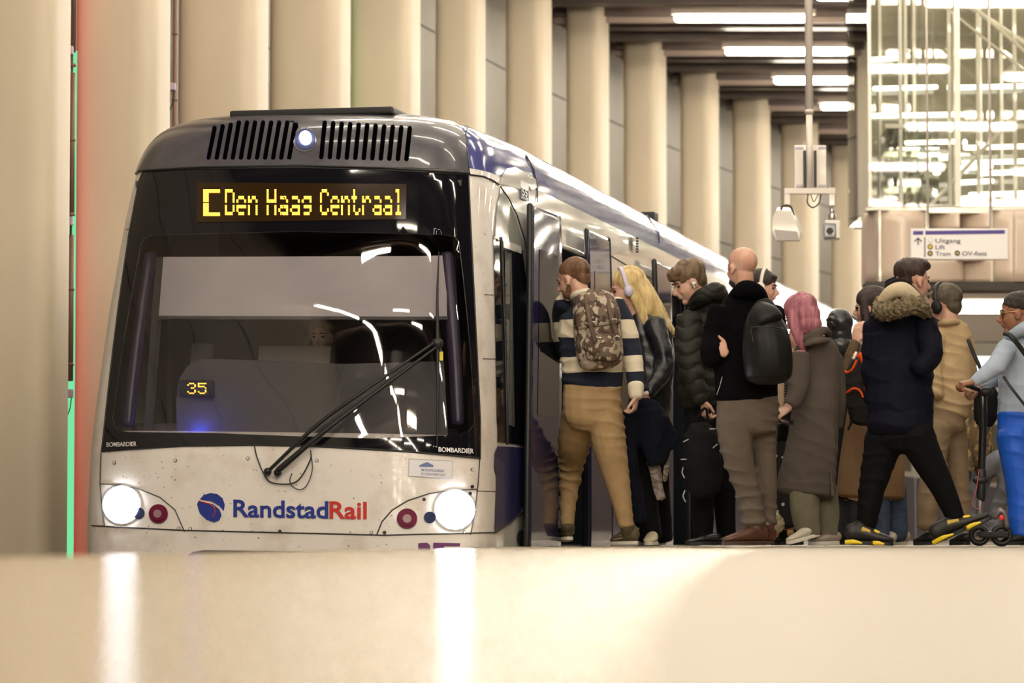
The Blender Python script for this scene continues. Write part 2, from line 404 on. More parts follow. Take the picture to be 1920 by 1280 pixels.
# grille and lamp on the side
g_ = BM()
for i in range(6):
    y = 447+i*5; p = onsurf(1190, y, .01); cyl(g_, p, p+Vector((.02, 0, 0)), .008, 8)
obj('side_vent', g_, M_seam, train)
patch('side_marker', [(1181, 440), (1184, 452), (1184, 468), (1182, 472), (1180, 455)], M_rub, train, off=.008, step=5)
# headlight panels
SEAM_L = [(190, 907), (225, 909), (262, 917), (300, 932), (328, 955), (346, 996)]
SEAM_R = [(707, 1001), (716, 978), (735, 956), (765, 938), (805, 925), (850, 919), (893, 917)]
line('headlight_panel_seam', SEAM_L, 1.0, M_seam, train); line('headlight_panel_seam', SEAM_R, 1.2, M_seam, train)
line('lower_seam', [(172, 985), (346, 994), (600, 1000), (720, 1003), (926, 998)], 1.3, M_seam, train)
line('front_corner_seam', [(190, 850), (188, 905), (193, 960), (197, 986)], 1.2, M_seam, train)
line('front_corner_seam', [(899, 860), (896, 905), (890, 960), (882, 1001)], 1.2, M_seam, train)
line('pillar_seam', [(905, 672), (930, 673)], .8, M_seam, train); line('pillar_seam', [(893, 920), (928, 921)], .8, M_seam, train)
line('pillar_seam', [(237, 430), (248, 431)], .8, M_seam, train); line('pillar_seam', [(908, 552), (925, 553)], .8, M_seam, train)
M_head = emis('headlight_white', (.86, .92, 1.0), 95); M_rim = mat('lamp_rim', (.5, .5, .55), rough=.2, metal=.8)
def lamp_disc(name, cx, cy, r, m, off, ry=None, parent=train): return patch(name, circ(cx, cy, r, 28, ry), m, parent, off=off, step=30)
M_pur = mat('tail_lamp_purple', (.16, .012, .045), rough=.5, spec=.2); M_pink = mat('tail_lamp_core', (.34, .20, .24), rough=.3)
M_dblue = mat('lamp_dark_blue', (.03, .04, .12), rough=.2, coat=1)
for (hx, hy, rr, tx, ty, tr, bx_, by) in ((229, 946, 33, 298, 963, 18, 262, 962), (852, 955, 35, 763, 972, 19, 805, 970)):
    lamp_disc('headlight_rim', hx, hy, rr+4, M_rim, .006); lamp_disc('headlight', hx, hy, rr, M_head, .014)
    lamp_disc('tail_lamp', tx, ty, tr, M_pur, .010); lamp_disc('tail_lamp_ring', tx, ty, tr*.72, M_pur, .018); lamp_disc('tail_lamp_core', tx, ty, tr*.42, M_pink, .024)
    lamp_disc('indicator_lamp', bx_, by, 11, M_dblue, .012)
lamp_disc('roof_lamp_rim', 572, 265, 22, M_rim, .016); lamp_disc('roof_lamp_cup', 573, 265, 19, mat('lamp_cup', (.06, .07, .16), rough=.2, coat=1), .02)
lamp_disc('roof_lamp', 574, 263, 11, emis('roof_lamp_white', (.8, .87, 1.0), 22), .03)
for sx, sy in ((215, 867), (329, 863), (465, 859), (594, 863), (885, 880), (885, 912), (335, 990), (357, 991), (525, 996), (696, 998), (721, 998), (795, 936), (870, 997), (881, 925)):
    lamp_disc('panel_screw', sx, sy, 3.4, M_seam, .003); lamp_disc('panel_screw', sx, sy, 2.3, M_white if (sx*7+sy) % 3 else M_metal, .006)
# bumper opening and lettering stub below
patch('coupler_hatch', [(350, 1042), (362, 1034), (385, 1031), (560, 1033), (720, 1037), (720, 1060), (350, 1056)], M_rub, train, off=.006)
patch('lower_letters', [(784, 1018), (801, 1017), (806, 1022), (806, 1040), (784, 1040)], mat('purple_letters', (.16, .05, .16), rough=.3), train, off=.006, step=5)
patch('lower_letters', [(812, 1017), (862, 1018), (861, 1024), (832, 1024), (832, 1040), (812, 1040)], MATS['purple_letters'], train, off=.006, step=5)
# lettering
text_on('logo_text_blue', 'Randstad', 438, 968, 616, 31, M_logoblue, train, slope=.017, bold=.022)
text_on('logo_text_red', 'Rail', 618, 971, 688, 31, M_logored, train, slope=.017, bold=.022)
patch('logo_disc', [(370, 945), (373, 938), (400, 945), (412, 955), (416, 966), (412, 975), (402, 979), (388, 974), (375, 962)], M_logoblue, train, off=.005, step=4)
patch('logo_disc', [(375, 936), (382, 928), (395, 924), (408, 926), (418, 934), (422, 946), (420, 958), (412, 948), (398, 940)], M_logoblue, train, off=.005, step=4)
line('logo_stripe', [(376, 940), (392, 944), (402, 950), (404, 960), (400, 968)], 1.1, M_logored, train, off=.006, step=5)
M_wtext = mat('white_letters', (.75, .72, .74), rough=.4)
text_on('maker_lettering', 'BOMBARDIER', 203, 838, 258, 8, M_wtext, train, slope=-.03, bold=.015, off=.014)
text_on('maker_lettering', 'BOMBARDIER', 821, 847, 885, 8.5, mat('bright_letters', (.9, .9, .9), rough=.4), train, slope=.05, bold=.015, off=.014)
patch('sticker', [(767, 860), (848, 864), (847, 897), (766, 892)], mat('sticker_white', (.74, .72, .76), rough=.4), train, off=.004)
line('sticker_edge', [(767, 860), (848, 864), (847, 897), (766, 892), (767, 860)], .5, mat('sticker_grey', (.4, .4, .45), rough=.5), train, off=.005)
M_stk = mat('sticker_ink', (.12, .16, .34), rough=.5)
patch('sticker_mark', [(786, 872), (800, 866), (812, 872), (812, 875), (786, 875)], M_stk, train, off=.006, step=5)
text_on('sticker_lettering', 'METROPOOLREGIO', 790, 883, 832, 4.5, M_stk, train, slope=.04, bold=.01)
text_on('sticker_lettering', 'ROTTERDAM DEN HAAG', 789, 890, 834, 4, M_stk, train, slope=.04)
# roof equipment
bm = BM(); tube(bm, [TP(1.9, x+.1, 2.895) for x in (-.62, -.2, .3, .52)], [.012]*4, n=8, k=3); bx(bm, (-.60, -.5, 0), (.52, .5, .05), Matrix.Translation(TP(1.55, .05, 2.84)) @ Matrix.Rotation(-TH, 4, 'Z')); bevel(bm, .015)
obj('roof_equipment', bm, M_rub, train)
bm = BM(); bx(bm, (-.06, -.1, 0), (.06, .1, .07), Matrix.Translation(TP(8.6, .95, 2.84)) @ Matrix.Rotation(-TH, 4, 'Z')); bevel(bm, .01); obj('roof_vent', bm, M_rub, train)
# wiper
bm = BM()
P = lambda x, y, o=.05: onsurf(x, y, o)
tube(bm, [P(507, 884, .05), P(600, 800, .06), P(700, 728, .07), P(812, 646, .06)], [.011, .012, .010, .009], n=8, k=4)
tube(bm, [P(524, 886, .06), P(540, 872, .065), P(640, 792, .07), P(818, 652, .06)], [.017, .019, .014, .009], n=8, k=4)
for x, y in ((505, 885), (524, 887)): ellipsoid(bm, P(x, y, .04), (.025, .04, .025))
obj('wiper_arm', bm, M_rub, train, True)
bm = BM(); tube(bm, [P(820, 476, .03), P(817, 560, .035), P(817, 648, .04), P(818, 740, .035), P(817, 836, .03)], [.004, .008, .012, .009, .005], n=8, k=4)
ellipsoid(bm, P(816, 648, .05), (.04, .03, .035)); obj('wiper_blade', bm, M_rub, train, True)
bm = BM(); a = P(824, 669, .02); bx(bm, a-Vector((.016, .01, .028)), a+Vector((.016, .01, .028))); obj('wiper_tag', bm, mat('yellow_tag', (.75, .62, .05), rough=.5), train)
bm = BM(); wire(bm, [P(*p, .015) for p in ((478, 835), (484, 860), (498, 892), (512, 905), (545, 907), (565, 895), (583, 862), (584, 848))], .004)
wire(bm, [P(*p, .02) for p in ((584, 845), (587, 880), (578, 908), (565, 918), (550, 912), (545, 900), (549, 888))], .003)
obj('washer_hose', bm, M_rub, train, True)
# cab interior
def tbox(name, s0, s1, w0, w1, z0, z1, m, bev=0):
    bm = BM(); vs = [TP(s, w, z) for s in (s0, s1) for w in (w0, w1) for z in (z0, z1)]
    v = [bm.verts.new(p) for p in vs]
    for f in ((0,1,3,2),(4,6,7,5),(0,4,5,1),(2,3,7,6),(0,2,6,4),(1,5,7,3)): bm.faces.new([v[i] for i in f])
    if bev: bevel(bm, bev, 3)
    else: bmesh.ops.recalc_face_normals(bm, faces=bm.faces)
    return obj(name, bm, m, train)
tbox('cab_rear_wall', 2.55, 2.6, -1.2, 1.2, -.3, 2.6, M_dint)
tbox('cab_ceiling', .75, 2.6, -1.1, 1.1, 2.34, 2.38, M_dint)
tbox('cab_floor', .4, 2.6, -1.2, 1.2, -.1, -.05, M_dint)
tbox('cab_side_lining', 1.5, 2.55, -1.12, -1.08, -.1, 2.25, M_dint); tbox('cab_side_lining', 1.5, 2.55, 1.08, 1.12, -.1, 2.25, M_dint)
tbox('cab_dashboard', .42, .95, -1.02, 1.05, .45, .78, M_gint, .05)
def SB(px, py, depth):   # point behind the windscreen
    return onsurf(px, py, -depth)
def quad_panel(name, c4, depth, thick, m, nseg=10):
    bm = BM(); (a, b, c, d) = c4; rows = []
    for lay in (depth, depth+thick):
        rows.append([[bm.verts.new(SB(a[0]+(b[0]-a[0])*i/nseg+((d[0]-a[0])+((c[0]-b[0])-(d[0]-a[0]))*i/nseg)*j/3,
                                      a[1]+(b[1]-a[1])*i/nseg+((d[1]-a[1])+((c[1]-b[1])-(d[1]-a[1]))*i/nseg)*j/3, lay)) for i in range(nseg+1)] for j in range(4)])
    for R_ in rows:
        for j in range(3):
            for i in range(nseg): bm.faces.new((R_[j][i], R_[j][i+1], R_[j+1][i+1], R_[j+1][i]))
    bmesh.ops.recalc_face_normals(bm, faces=bm.faces); return obj(name, bm, m, train, True)
quad_panel('sun_blind', [(292, 472), (850, 470), (852, 586), (284, 584)], .09, .01, mat('sun_blind_fabric', (.70, .655, .67), rough=.8, var=.08, vs=3))
quad_panel('blind_rail', [(282, 584), (852, 586), (852, 592), (281, 590)], .08, .02, M_gint)
M_vio = mat('pillar_trim_violet', (.07, .05, .10), rough=.25, spec=.5)
for pts_ in ([(262, 470), (248, 560), (232, 680), (220, 785)], [(853, 470), (863, 560), (874, 680), (880, 785)]):
    bm = BM(); tube(bm, [SB(x, y, .10) for x, y in pts_], [(.045, .03)]*4, n=14, k=4); obj('cab_pillar_trim', bm, M_vio, train, True)
# bulging console with line display, side post, window of the cab partition
bm = BM(); 
for lay in (.12, .3):
    vs = [bm.verts.new(SB(x, y, lay)) for x, y in ((318, 812), (316, 740), (322, 700), (338, 676), (362, 664), (395, 662), (640, 672), (850, 668), (862, 812), (600, 816))]
    bm.faces.new(vs)
b_ = bm.verts[:]; n_ = len(b_)//2
bm.verts.ensure_lookup_table()
for i in range(n_): bm.faces.new((bm.verts[i], bm.verts[(i+1) % n_], bm.verts[n_+(i+1) % n_], bm.verts[n_+i]))
bmesh.ops.recalc_face_normals(bm, faces=bm.faces); obj('driver_console', bm, M_gint, train)
quad_panel('line_display', [(329, 707), (395, 708), (394, 737), (329, 736)], .06, .03, mat('display_dark_blue', (.012, .012, .05), rough=.2), 3)
quad_panel('cab_window_post', [(270, 470), (286, 470), (262, 800), (250, 800)], .12, .04, M_gint, 2)
quad_panel('cab_light_panel', [(288, 600), (345, 600), (322, 808), (268, 800)], .5, .02, M_gint, 2)
quad_panel('cab_partition_window', [(440, 600), (580, 600), (572, 668), (436, 668)], .55, .02, mat('partition_grey', (.22, .20, .19), rough=.4), 2)
bl = bpy.data.lights.new('cab_blue_light', 'POINT'); bl.color = (.05, .08, 1); bl.energy = 1.6; bl.shadow_soft_size = .02
blo = bpy.data.objects.new('cab_blue_light', bl); C.objects.link(blo); blo.location = SB(362, 800, .06)
# LED matrices
M_led = emis('led_amber', (1.0, .50, .05), 4.5); M_led2 = emis('led_amber_glow', (.9, .30, .01), .35)
FONT = {'C': ['01110','10001','10000','10000','10000','10001','01110'],'D': ['11110','10001','10001','10001','10001','10001','11110'],
 'E': ['111110','111110','110000','110000','110000','110000','110000','111110','111110'],
 'e': ['00000','00000','01110','10001','11111','10000','01110'],'n': ['00000','00000','10110','11001','10001','10001','10001'],'H': ['10001','10001','10001','11111','10001','10001','10001'],
 'a': ['00000','00000','01110','00001','01111','10001','01111'],'g': ['00000','00000','01111','10001','01111','00001','01110'],'t': ['01000','01000','11100','01000','01000','01001','00110'],
 'r': ['00000','00000','10110','11001','10000','10000','10000'],'l': ['01100','00100','00100','00100','00100','00100','01110'],' ': ['000']*7, '3': ['01110','10001','00001','00110','00001','10001','01110'],'5': ['11111','10000','11110','00001','00001','10001','01110']}
def led(name, chars, x0, x1, y0, y1, m, off=.014, fn=None, rowgap=True, dd=2, slope=0):
    cols = []
    for ch in chars:
        f = FONT[ch]; w = len(f[0])
        for c_ in range(w): cols.append([r_[c_] for r_ in f])
        cols.append(['0']*7)
    cols = cols[:-1]; n = len(cols); px = (x1-x0)/n; py = (y1-y0)/(7.6 if rowgap else 7)
    bm = BM()
    for i, col in enumerate(cols):
        for j, b_ in enumerate(col):
            if b_ != '1': continue
            for a in range(dd):
                for b in range(dd):
                    cx = x0+(i+(a+.5)/dd)*px; cy = y0+(j+(b+.5)/dd+(.6 if rowgap and j > 3 else 0))*py+slope*(cx-x0)
                    rx, ry = px/dd*.40, py/dd*.40
                    vs = [bm.verts.new(fn(cx+sx*rx, cy+sy*ry) if fn else onsurf(cx+sx*rx, cy+sy*ry, off)) for sx, sy in ((-1, -1), (1, -1), (1, 1), (-1, 1))]
                    bm.faces.new(vs)
    return obj(name, bm, m, train)
patch('destination_display', [(371, 343), (762, 346), (761, 412), (369, 418)], mat('display_brown_glow', (.010, .006, .003), rough=.15, emit=.02, ecol=(.9, .35, .02)), train, off=.010)  # faint amber emission stands in for the glow around the LEDs
E_ = FONT['E']
bm = BM()
for r0, rr_, c0, c1 in ((0, 2, 0, 9), (2, 12, 0, 3), (12, 14, 0, 9)):
    for j in range(r0, rr_):
        for i in range(c0, c1):
            cx = 384+i*3.5; cy = 358+j*3.45+(2 if j >= 7 else 0)
            bm.faces.new([bm.verts.new(onsurf(cx+a*1.45, cy+b*1.45, .014)) for a, b in ((-1, -1), (1, -1), (1, 1), (-1, 1))])
obj('line_letter_leds', bm, M_led, train)
for w_s, x0_, x1_ in (('Den', 423, 484), ('Haag', 501, 585), ('Centraal', 601, 755)):
    wd_ = sum(len(FONT[c][0])+1 for c in w_s)-1; at_ = 0
    for c in w_s:
        led('destination_letter', c, x0_+(x1_-x0_)*at_/wd_, x0_+(x1_-x0_)*(at_+len(FONT[c][0]))/wd_, 356, 405, M_led); at_ += len(FONT[c][0])+1
led('line_number_leds', '35', 345, 382, 713, 734, M_led, fn=lambda x, y: SB(x, y, .055), dd=1)
# passenger saloon behind the doors
tbox('saloon_floor', 2.6, 12.2, -1.25, 1.27, -.06, 0, M_dint); tbox('saloon_ceiling', 2.6, 12.2, -1.15, 1.15, 2.2, 2.26, mat('saloon_ceiling_dark', (.02, .02, .025), rough=.3))
tbox('saloon_far_wall', 2.6, 12.2, -1.25, -1.2, 0, 2.2, M_int)
s1 = d1b-2+S2
bm_ = tbox('vestibule_panel', s1-.55, s1-.5, .1, 1.12, 0, 2.02, M_int); 
tbox('vestibule_panel', s1+.35, s1+.4, -1.2, .95, 0, 2.1, M_int)
for z0, z1_ in ((.05, .36), (.46, .92)):
    bm = BM(); pts = [(.62, z0), (.98, z0), (.98, z1_), (.62, z1_), (.62, z0)]
    tube(bm, [TP(s1-.56, w, z) for w, z in pts], [.006]*5, n=6, k=1); obj('panel_outline', bm, M_seam, train)
    bm = BM()
    for w, z in ((.93, z0+.05), (.93, z1_-.05)): ellipsoid(bm, TP(s1-.56, w, z), (.018, .018, .018))
    obj('panel_bolt', bm, M_steel, train, True)
tbox('number_plate', s1-.57, s1-.555, .88, .99, 1.72, 1.84, mat('plate_blue', (.02, .03, .3), rough=.3))
def TW(s, px, py):   # pixel onto the plane s = const of the train
    a = W(px, py, 1.0); dirn = a-Vector((0, 0, HC)); nrm = Vector((TD[0], TD[1], 0)); p0 = TP(s, 0, 0)
    t = (p0-Vector((0, 0, HC))).dot(nrm)/dirn.dot(nrm); return Vector((0, 0, HC))+dirn*t
pp = pixn(np.array(TP(s1-.58, .935, 1.755))); text_on('plate_number', '7', pp[0]-2.5, pp[1], pp[0]+2.5, 9, mat('bright_letters', (.9, .9, .9)), train, fn=lambda x, y: TW(s1-.58, x, y), bold=.02)
# saloon light: a real light strip on the ceiling
tbox('saloon_light_strip', 3.2, 11.8, .18, .26, 2.17, 2.2, emis('saloon_light', (.9, .95, 1.0), 9))
# door leaves: standing out from the side
for k_, (a, b) in enumerate(doors):
    for side in (0, 1):
        if k_ == 0: q0, q1 = (q_at(972, 1.2), q_at(1031, 1.2)) if side == 0 else (q_at(1086, 1.2), q_at(1127, 1.2))
        else: q0, q1 = (q_at(1215, 1.2), q_at(1243, 1.2)) if side == 0 else (q_at(1292, 1.2), q_at(1318, 1.2))
        lf = patch_qv('door_leaf', rect_qv(q0, q1, .0, 2.30), M_leaf, train, off=.085, grid=.07, thick=.035)
        w_ = (q1-q0)
        patch_qv('door_leaf_window', rect_qv(q0+w_*.22, q1-w_*.16, .9, 2.02), M_leafg, lf, off=.088, grid=.06)
        bm = BM(); e_ = [surfn(q0 if side == 0 else q1, v, .07)[0] for v in (0, .5, 1, 1.5, 2, 2.3)]
        tube(bm, [Vector(e) for e in e_], [.022]*6, n=8, k=3); obj('door_edge_rubber', bm, M_rub, lf, True)
        bm = BM(); e_ = [surfn(q1 if side == 0 else q0, v, .07)[0] for v in (0, .5, 1, 1.5, 2, 2.3)]
        tube(bm, [Vector(e) for e in e_], [.012]*6, n=8, k=3); obj('door_edge_rubber', bm, M_rub, lf, True)
    # frame
    for q in (a, b):
        bm = BM(); tube(bm, [Vector(surfn(q, v, -.02)[0]) for v in (0, .5, 1, 1.5, dz1)], [(.03)]*5, n=8, k=2)
        obj('door_frame', bm, M_rub, train, True)
    bm = BM(); tube(bm, [Vector(surfn(a+(b-a)*t, dz1+.02, .0)[0]) for t in (0, .5, 1)], [.02]*3, n=8, k=2); obj('door_header', bm, M_cream, train, True)
    tbox('door_mechanism', S2+a-2, S2+b-2, .8, 1.24, 1.98, 2.15, M_rub)
for a, b in win: patch_qv('side_window', rect_qv(a, b, .96, 1.82), M_blackg, train, off=.004, grid=.12)
# number panel on the side
patch('number_panel', [(974, 336), (989, 346), (990, 376), (975, 371)], mat('number_grey', (.3, .3, .36), rough=.2), train, off=.008, step=6)
patch('number_panel', [(974, 352), (990, 360), (990, 378), (974, 372)], M_navy, train, off=.010, step=6)
text_on('fleet_number', '551', 975.5, 366, 989, 13, mat('bright_letters', (.9, .9, .9)), train, slope=.35, off=.014, bold=.02)
# round socket under the cab corner
lamp_disc('side_socket', 976, 1008, 8, M_seam, .006, 15); lamp_disc('side_socket', 978, 1010, 5, M_metal, .010, 11)
# rear cars along the curve
def car(h0, P0, length, name):
    th = math.radians(h0); d = Vector((math.sin(th), math.cos(th), 0)); r = Vector((math.cos(th), -math.sin(th), 0))
    cross = [(1.29, -.8), (1.325, .1), (1.325, 1.0), (1.32, 2.0), (1.30, 2.30), (1.28, 2.47), (1.22, 2.69), (1.10, 2.80), (.8, 2.87), (.4, 2.90), (0, 2.91)]
    ring = [(w, z) for w, z in cross]+[(-w, z) for w, z in cross[-2::-1]]
    ns = 14
    for nm, lo, hi, m in (('car_side', 0, 5, M_cream), ('car_roof', 5, 15, M_blue), ('car_side', 15, 20, M_cream)):
        bm = BM(); g = [[bm.verts.new(P0+d*(length*i/ns)+r*w+Vector((0, 0, z-w*CANT))) for w, z in ring[lo:hi+1]] for i in range(ns+1)]
        for i in range(ns):
            for j in range(hi-lo): bm.faces.new((g[i][j], g[i+1][j], g[i+1][j+1], g[i][j+1]))
        obj(nm, bm, m, train, True)
    for s0 in np.arange(1.2, length-2, 3.1):
        bm = BM(); M_ = Matrix(((r.x, d.x, 0, P0.x), (r.y, d.y, 0, P0.y), (0, 0, 1, 0), (0, 0, 0, 1)))
        bx(bm, (1.318, s0, .95), (1.334, s0+1.9, 1.85), M_); obj('side_window', bm, M_blackg, train)
        bm = BM(); bx(bm, (1.319, s0-.7, .05), (1.336, s0+2.2, .88), M_); obj('lower_navy_panel', bm, M_navy, train)
    for s0 in (.02, length-.05):
        bm = BM(); tube(bm, [P0+d*s0+r*w+Vector((0, 0, z-w*CANT)) for w, z in ring], [.02]*len(ring), n=6, k=1); obj('body_joint', bm, M_rub, train)
    bm = BM(); f = [bm.verts.new(P0+r*w+Vector((0, 0, z-w*CANT))) for w, z in ring]; bm.faces.new(f); obj('end_wall', bm, M_rub, train)
    return P0+d*length
endc = surf(QEND, 1.0); P0 = TP(QEND-2+S2+.12, 0, 0); P0.z = 0
P1 = car(13.6, P0, 8, 'a'); P1 = car(15.0, P1+Vector((.06, .25, 0)), 9, 'b'); P1 = car(17.0, P1+Vector((.08, .3, 0)), 14, 'c'); car(19, P1+Vector((.1, .3, 0)), 14, 'd')
# ------------------------------------------------------------------ station
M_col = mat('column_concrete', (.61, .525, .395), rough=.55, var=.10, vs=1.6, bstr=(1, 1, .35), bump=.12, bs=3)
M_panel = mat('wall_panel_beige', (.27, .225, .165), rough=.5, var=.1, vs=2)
M_dark = mat('ceiling_dark_brown', (.045, .032, .026), rough=.55, var=.35, vs=2)
M_beam = mat('ceiling_beam_brown', (.085, .055, .042), rough=.5, var=.3, vs=3)
M_cond = mat('ceiling_conduit_grey', (.26, .19, .15), rough=.4)
M_f1 = mat('floor_cream_gloss', (.335, .262, .15), rough=.26, spec=.35, coat=.0, var=.10, vs=2.5)
M_f2 = mat('floor_tan', (.24, .19, .135), rough=.5, spec=.15, var=.08, vs=2)
# column path: right edge px of each face and depth
CP = [(127, 25.0), (315, 28.3), (500, 31.6), (655, 34.9), (787, 38.2), (910, 41.5), (1035, 44.8), (1143, 48.0), (1251, 51.3), (1350, 54.5), (1447, 57.8), (1537, 60.9), (1625, 64.1)]
XY = [Vector(((x-960)*Y/FPX, Y)) for x, Y in CP]
wid = [.95, .80, .84, .82, .80, .62, .62, .61, .63, .62, .65, .65, .66]
d_ = XY[-1]-XY[-2]
for i in range(9):      # the row goes on behind the right-hand people
    a = math.radians(.9); d_ = Vector((d_.x*math.cos(a)+d_.y*math.sin(a), -d_.x*math.sin(a)+d_.y*math.cos(a))); XY.append(XY[-1]+d_); wid.append(.66)
d0 = XY[0]-XY[1]; XY0 = [XY[0]+d0*k*1.0 for k in range(1, 12)]
def hd(i):
    a = XY[min(i+1, len(XY)-1)]-XY[max(i-1, 0)]; a.normalize(); return a
HCL = 7.72
def cx_at(Y):    # x of the column path at depth Y (extended both ways)
    ys = [p.y for p in XY]; xs = [p.x for p in XY]
    if Y < ys[0]: return xs[0]+(Y-ys[0])*(xs[1]-xs[0])/(ys[1]-ys[0])
    if Y > ys[-1]: return xs[-1]+(Y-ys[-1])*(xs[-1]-xs[-2])/(ys[-1]-ys[-2])
    return float(np.interp(Y, ys, xs))
def column_mesh(w, dep, h0, h1):
    bm = BM(); n = 40
    def ring(z, g=0):
        out = []
        for j in range(n):
            t = 2*math.pi*j/n; c_, s_ = math.cos(t), math.sin(t); e = 2/4.6
            out.append(bm.verts.new((math.copysign(abs(c_)**e, c_)*(w/2-g), math.copysign(abs(s_)**e, s_)*(dep/2-g), z)))
        return out
    R_ = [ring(h0), ring(h1-.05), ring(h1, .04)]
    for a, b in zip(R_, R_[1:]):
        for j in range(n): bm.faces.new((a[j], a[(j+1) % n], b[(j+1) % n], b[j]))
    bm.faces.new(R_[-1]); return bm
names = ['first from the left edge', 'second from the left, with a red glow', 'third from the left behind the train roof', 'fourth from the left above the roof lamp', 'fifth from the left above the right vent slots']
ords = 'sixth seventh eighth ninth tenth eleventh twelfth thirteenth fourteenth fifteenth sixteenth seventeenth eighteenth nineteenth twentieth twenty-first twenty-second twenty-third'.split()
LEFT = [-90, 138, 331, 503, 656, 816, 949, 1063, 1171, 1278, 1376, 1467, 1561]
for i in range(len(XY)):
    h = hd(i); r = Vector((h.y, -h.x)); dep = .7
    c = XY[i]-r*(wid[i]/2)*1.0
    if i < 13:      # fit the outline of the column to its two visible edges
        for _ in range(12):
            t_ = np.linspace(0, 2*math.pi, 200); e_ = 2/4.6; cc = np.sign(np.cos(t_))*abs(np.cos(t_))**e_*wid[i]/2; ss = np.sign(np.sin(t_))*abs(np.sin(t_))**e_*dep/2
            X_ = c.x+r.x*cc+h.x*ss; Y_ = c.y+r.y*cc+h.y*ss; u_ = 960+FPX*X_/Y_; hi, lo = u_.max(), u_.min(); k_ = XY[i].y/FPX
            wid[i] += ((CP[i][0]-LEFT[i])-(hi-lo))*k_; c = c+Vector((r.x, r.y))*(((CP[i][0]+LEFT[i])-(hi+lo))/2*k_)
    o = obj('concrete_column', column_mesh(wid[i], dep, -.95, HCL), M_col, None, True)
    o.location = (c.x, c.y, 0); o.rotation_euler = (0, 0, math.atan2(-h.x, h.y))
    for p in o.data.polygons:
        if len(p.vertices) > 4: p.use_smooth = False
    if i < 5: lab = 'tall beige concrete column, '+names[i]
    else: lab = 'tall beige concrete column, '+ords[i-5]+' of the row from the left'
    tag(o, lab, 'column', 'concrete columns along the track wall')
# panel wall behind the columns
def ribbon(name, off, z0, z1, m, ys, kind=True, seam=0, thick=.1):
    bm = BM(); pts = []
    for Y in ys:
        x = cx_at(Y); x2 = cx_at(Y+.5); h = Vector((x2-x, .5)).normalized(); r = Vector((h.y, -h.x)); p = Vector((x, Y))+r*off; pts.append((p, r))
    g = [[bm.verts.new((p.x+r.x*k, p.y+r.y*k, z)) for z, k in ((z0, 0), (z1, 0), (z1, -thick), (z0, -thick))] for p, r in pts]
    for a, b in zip(g, g[1:]):
        for j in range(4): bm.faces.new((a[j], b[j], b[(j+1) % 4], a[(j+1) % 4]))
    bmesh.ops.recalc_face_normals(bm, faces=bm.faces); return obj(name, bm, m)
ys = list(np.arange(-46, 104, 2.0))
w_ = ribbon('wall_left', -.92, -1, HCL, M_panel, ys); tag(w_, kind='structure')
nt = M_panel.node_tree; bN = nt.nodes['Principled BSDF']
for k, z in enumerate(np.arange(1.3, 7.6, 1.28)):
    t = ribbon('trim_%d' % (k+1), -.912, z, z+.025, M_seam, ys, thick=.01); tag(t, kind='structure')
# track bed and platform
def plate(name, pts, z, m, th=.06):
    bm = BM(); n = len(pts); tri = geometry.tessellate_polygon([[Vector((x, y, 0)) for x, y in pts]])
    a = [bm.verts.new((x, y, z)) for x, y in pts]; b = [bm.verts.new((x, y, z-th)) for x, y in pts]
    for t in tri: bm.faces.new([a[i] for i in t]); bm.faces.new([b[i] for i in t])
    for i in range(n): bm.faces.new((a[i], a[(i+1) % n], b[(i+1) % n], b[i]))
    bmesh.ops.recalc_face_normals(bm, faces=bm.faces); return struct(name, bm, m)
E0 = [(-1.3, -46), (-1.02, 4.0), (-1.0, 6.6), (-.92, 8.8), (-.74, 11.5), (-.38, 15.0), (.16, 19.2)]
def edge_from(Y): # parallel to the train side
    s_ = (Y-TO[1])/TD[1]; return (TO[0]+TD[0]*s_+1.40*TR[0], Y)
E0 = E0[:-1]+[(.02, 20.2), (edge_from(21.0)[0]+.02, 21.0), (edge_from(23)[0], 23), (edge_from(29)[0], 29)]
far = [(cx_at(Y)+4.15-.9*min(1, (Y-29)/20), Y) for Y in (40, 50, 60, 75, 104)]
EDGE = E0+far
BND = [(-.02, -46), (.0, .4), (.016, .73), (.046, 1.33), (.15, 3.0), (.5, 8.0), (1.15, 15.5), (1.9, 24.0), (3.2, 36), (6, 50), (12, 75), (22, 104)]
plate('floor', EDGE+BND[::-1], 0, M_f1, .95)
plate('floor', BND+[(40, 104), (40, -46)], 0, M_f2, .95)
tb = [(-8, -46)]+[(40, -46), (40, 104), (-8, 104)]
plate('floor', tb, -1.0, mat('track_ballast_dark', (.05, .045, .04), rough=.9), .1)
# ceiling
bm = BM(); bx(bm, (-12, -46, HCL), (40, 104, HCL+.3)); struct('ceiling', bm, M_dark)
bm = BM(); bm2 = BM()
for k, Y in enumerate(np.arange(-45.4, 103, 1.1)):
    x0 = cx_at(Y)-.8 if Y > 10 else -6
    sk = .02
    if k % 3 == 1: bx(bm2, (x0, Y-.05, HCL-.34), (30, Y+.05, HCL-.26))
    bx(bm, (x0, Y-.16, HCL-.26), (30, Y+.16, HCL+.01))
cb = struct('ceiling_beams', bm, M_beam); cb2 = struct('ceiling_conduits', bm2, M_cond)
# far end wall; unseen right and front walls added to darken train reflections
bm = BM(); bx(bm, (-8, 104, -1), (40, 104.3, HCL)); struct('wall_back', bm, M_panel)
bm = BM(); bx(bm, (24, -46, -1), (24.3, 104, HCL)); struct('wall_right', bm, mat('wall_dark_taupe', (.16, .13, .10), rough=.6))
bm = BM(); bx(bm, (-12, -46.3, -1), (24, -46, HCL)); struct('wall_front', bm, MATS['wall_dark_taupe'])
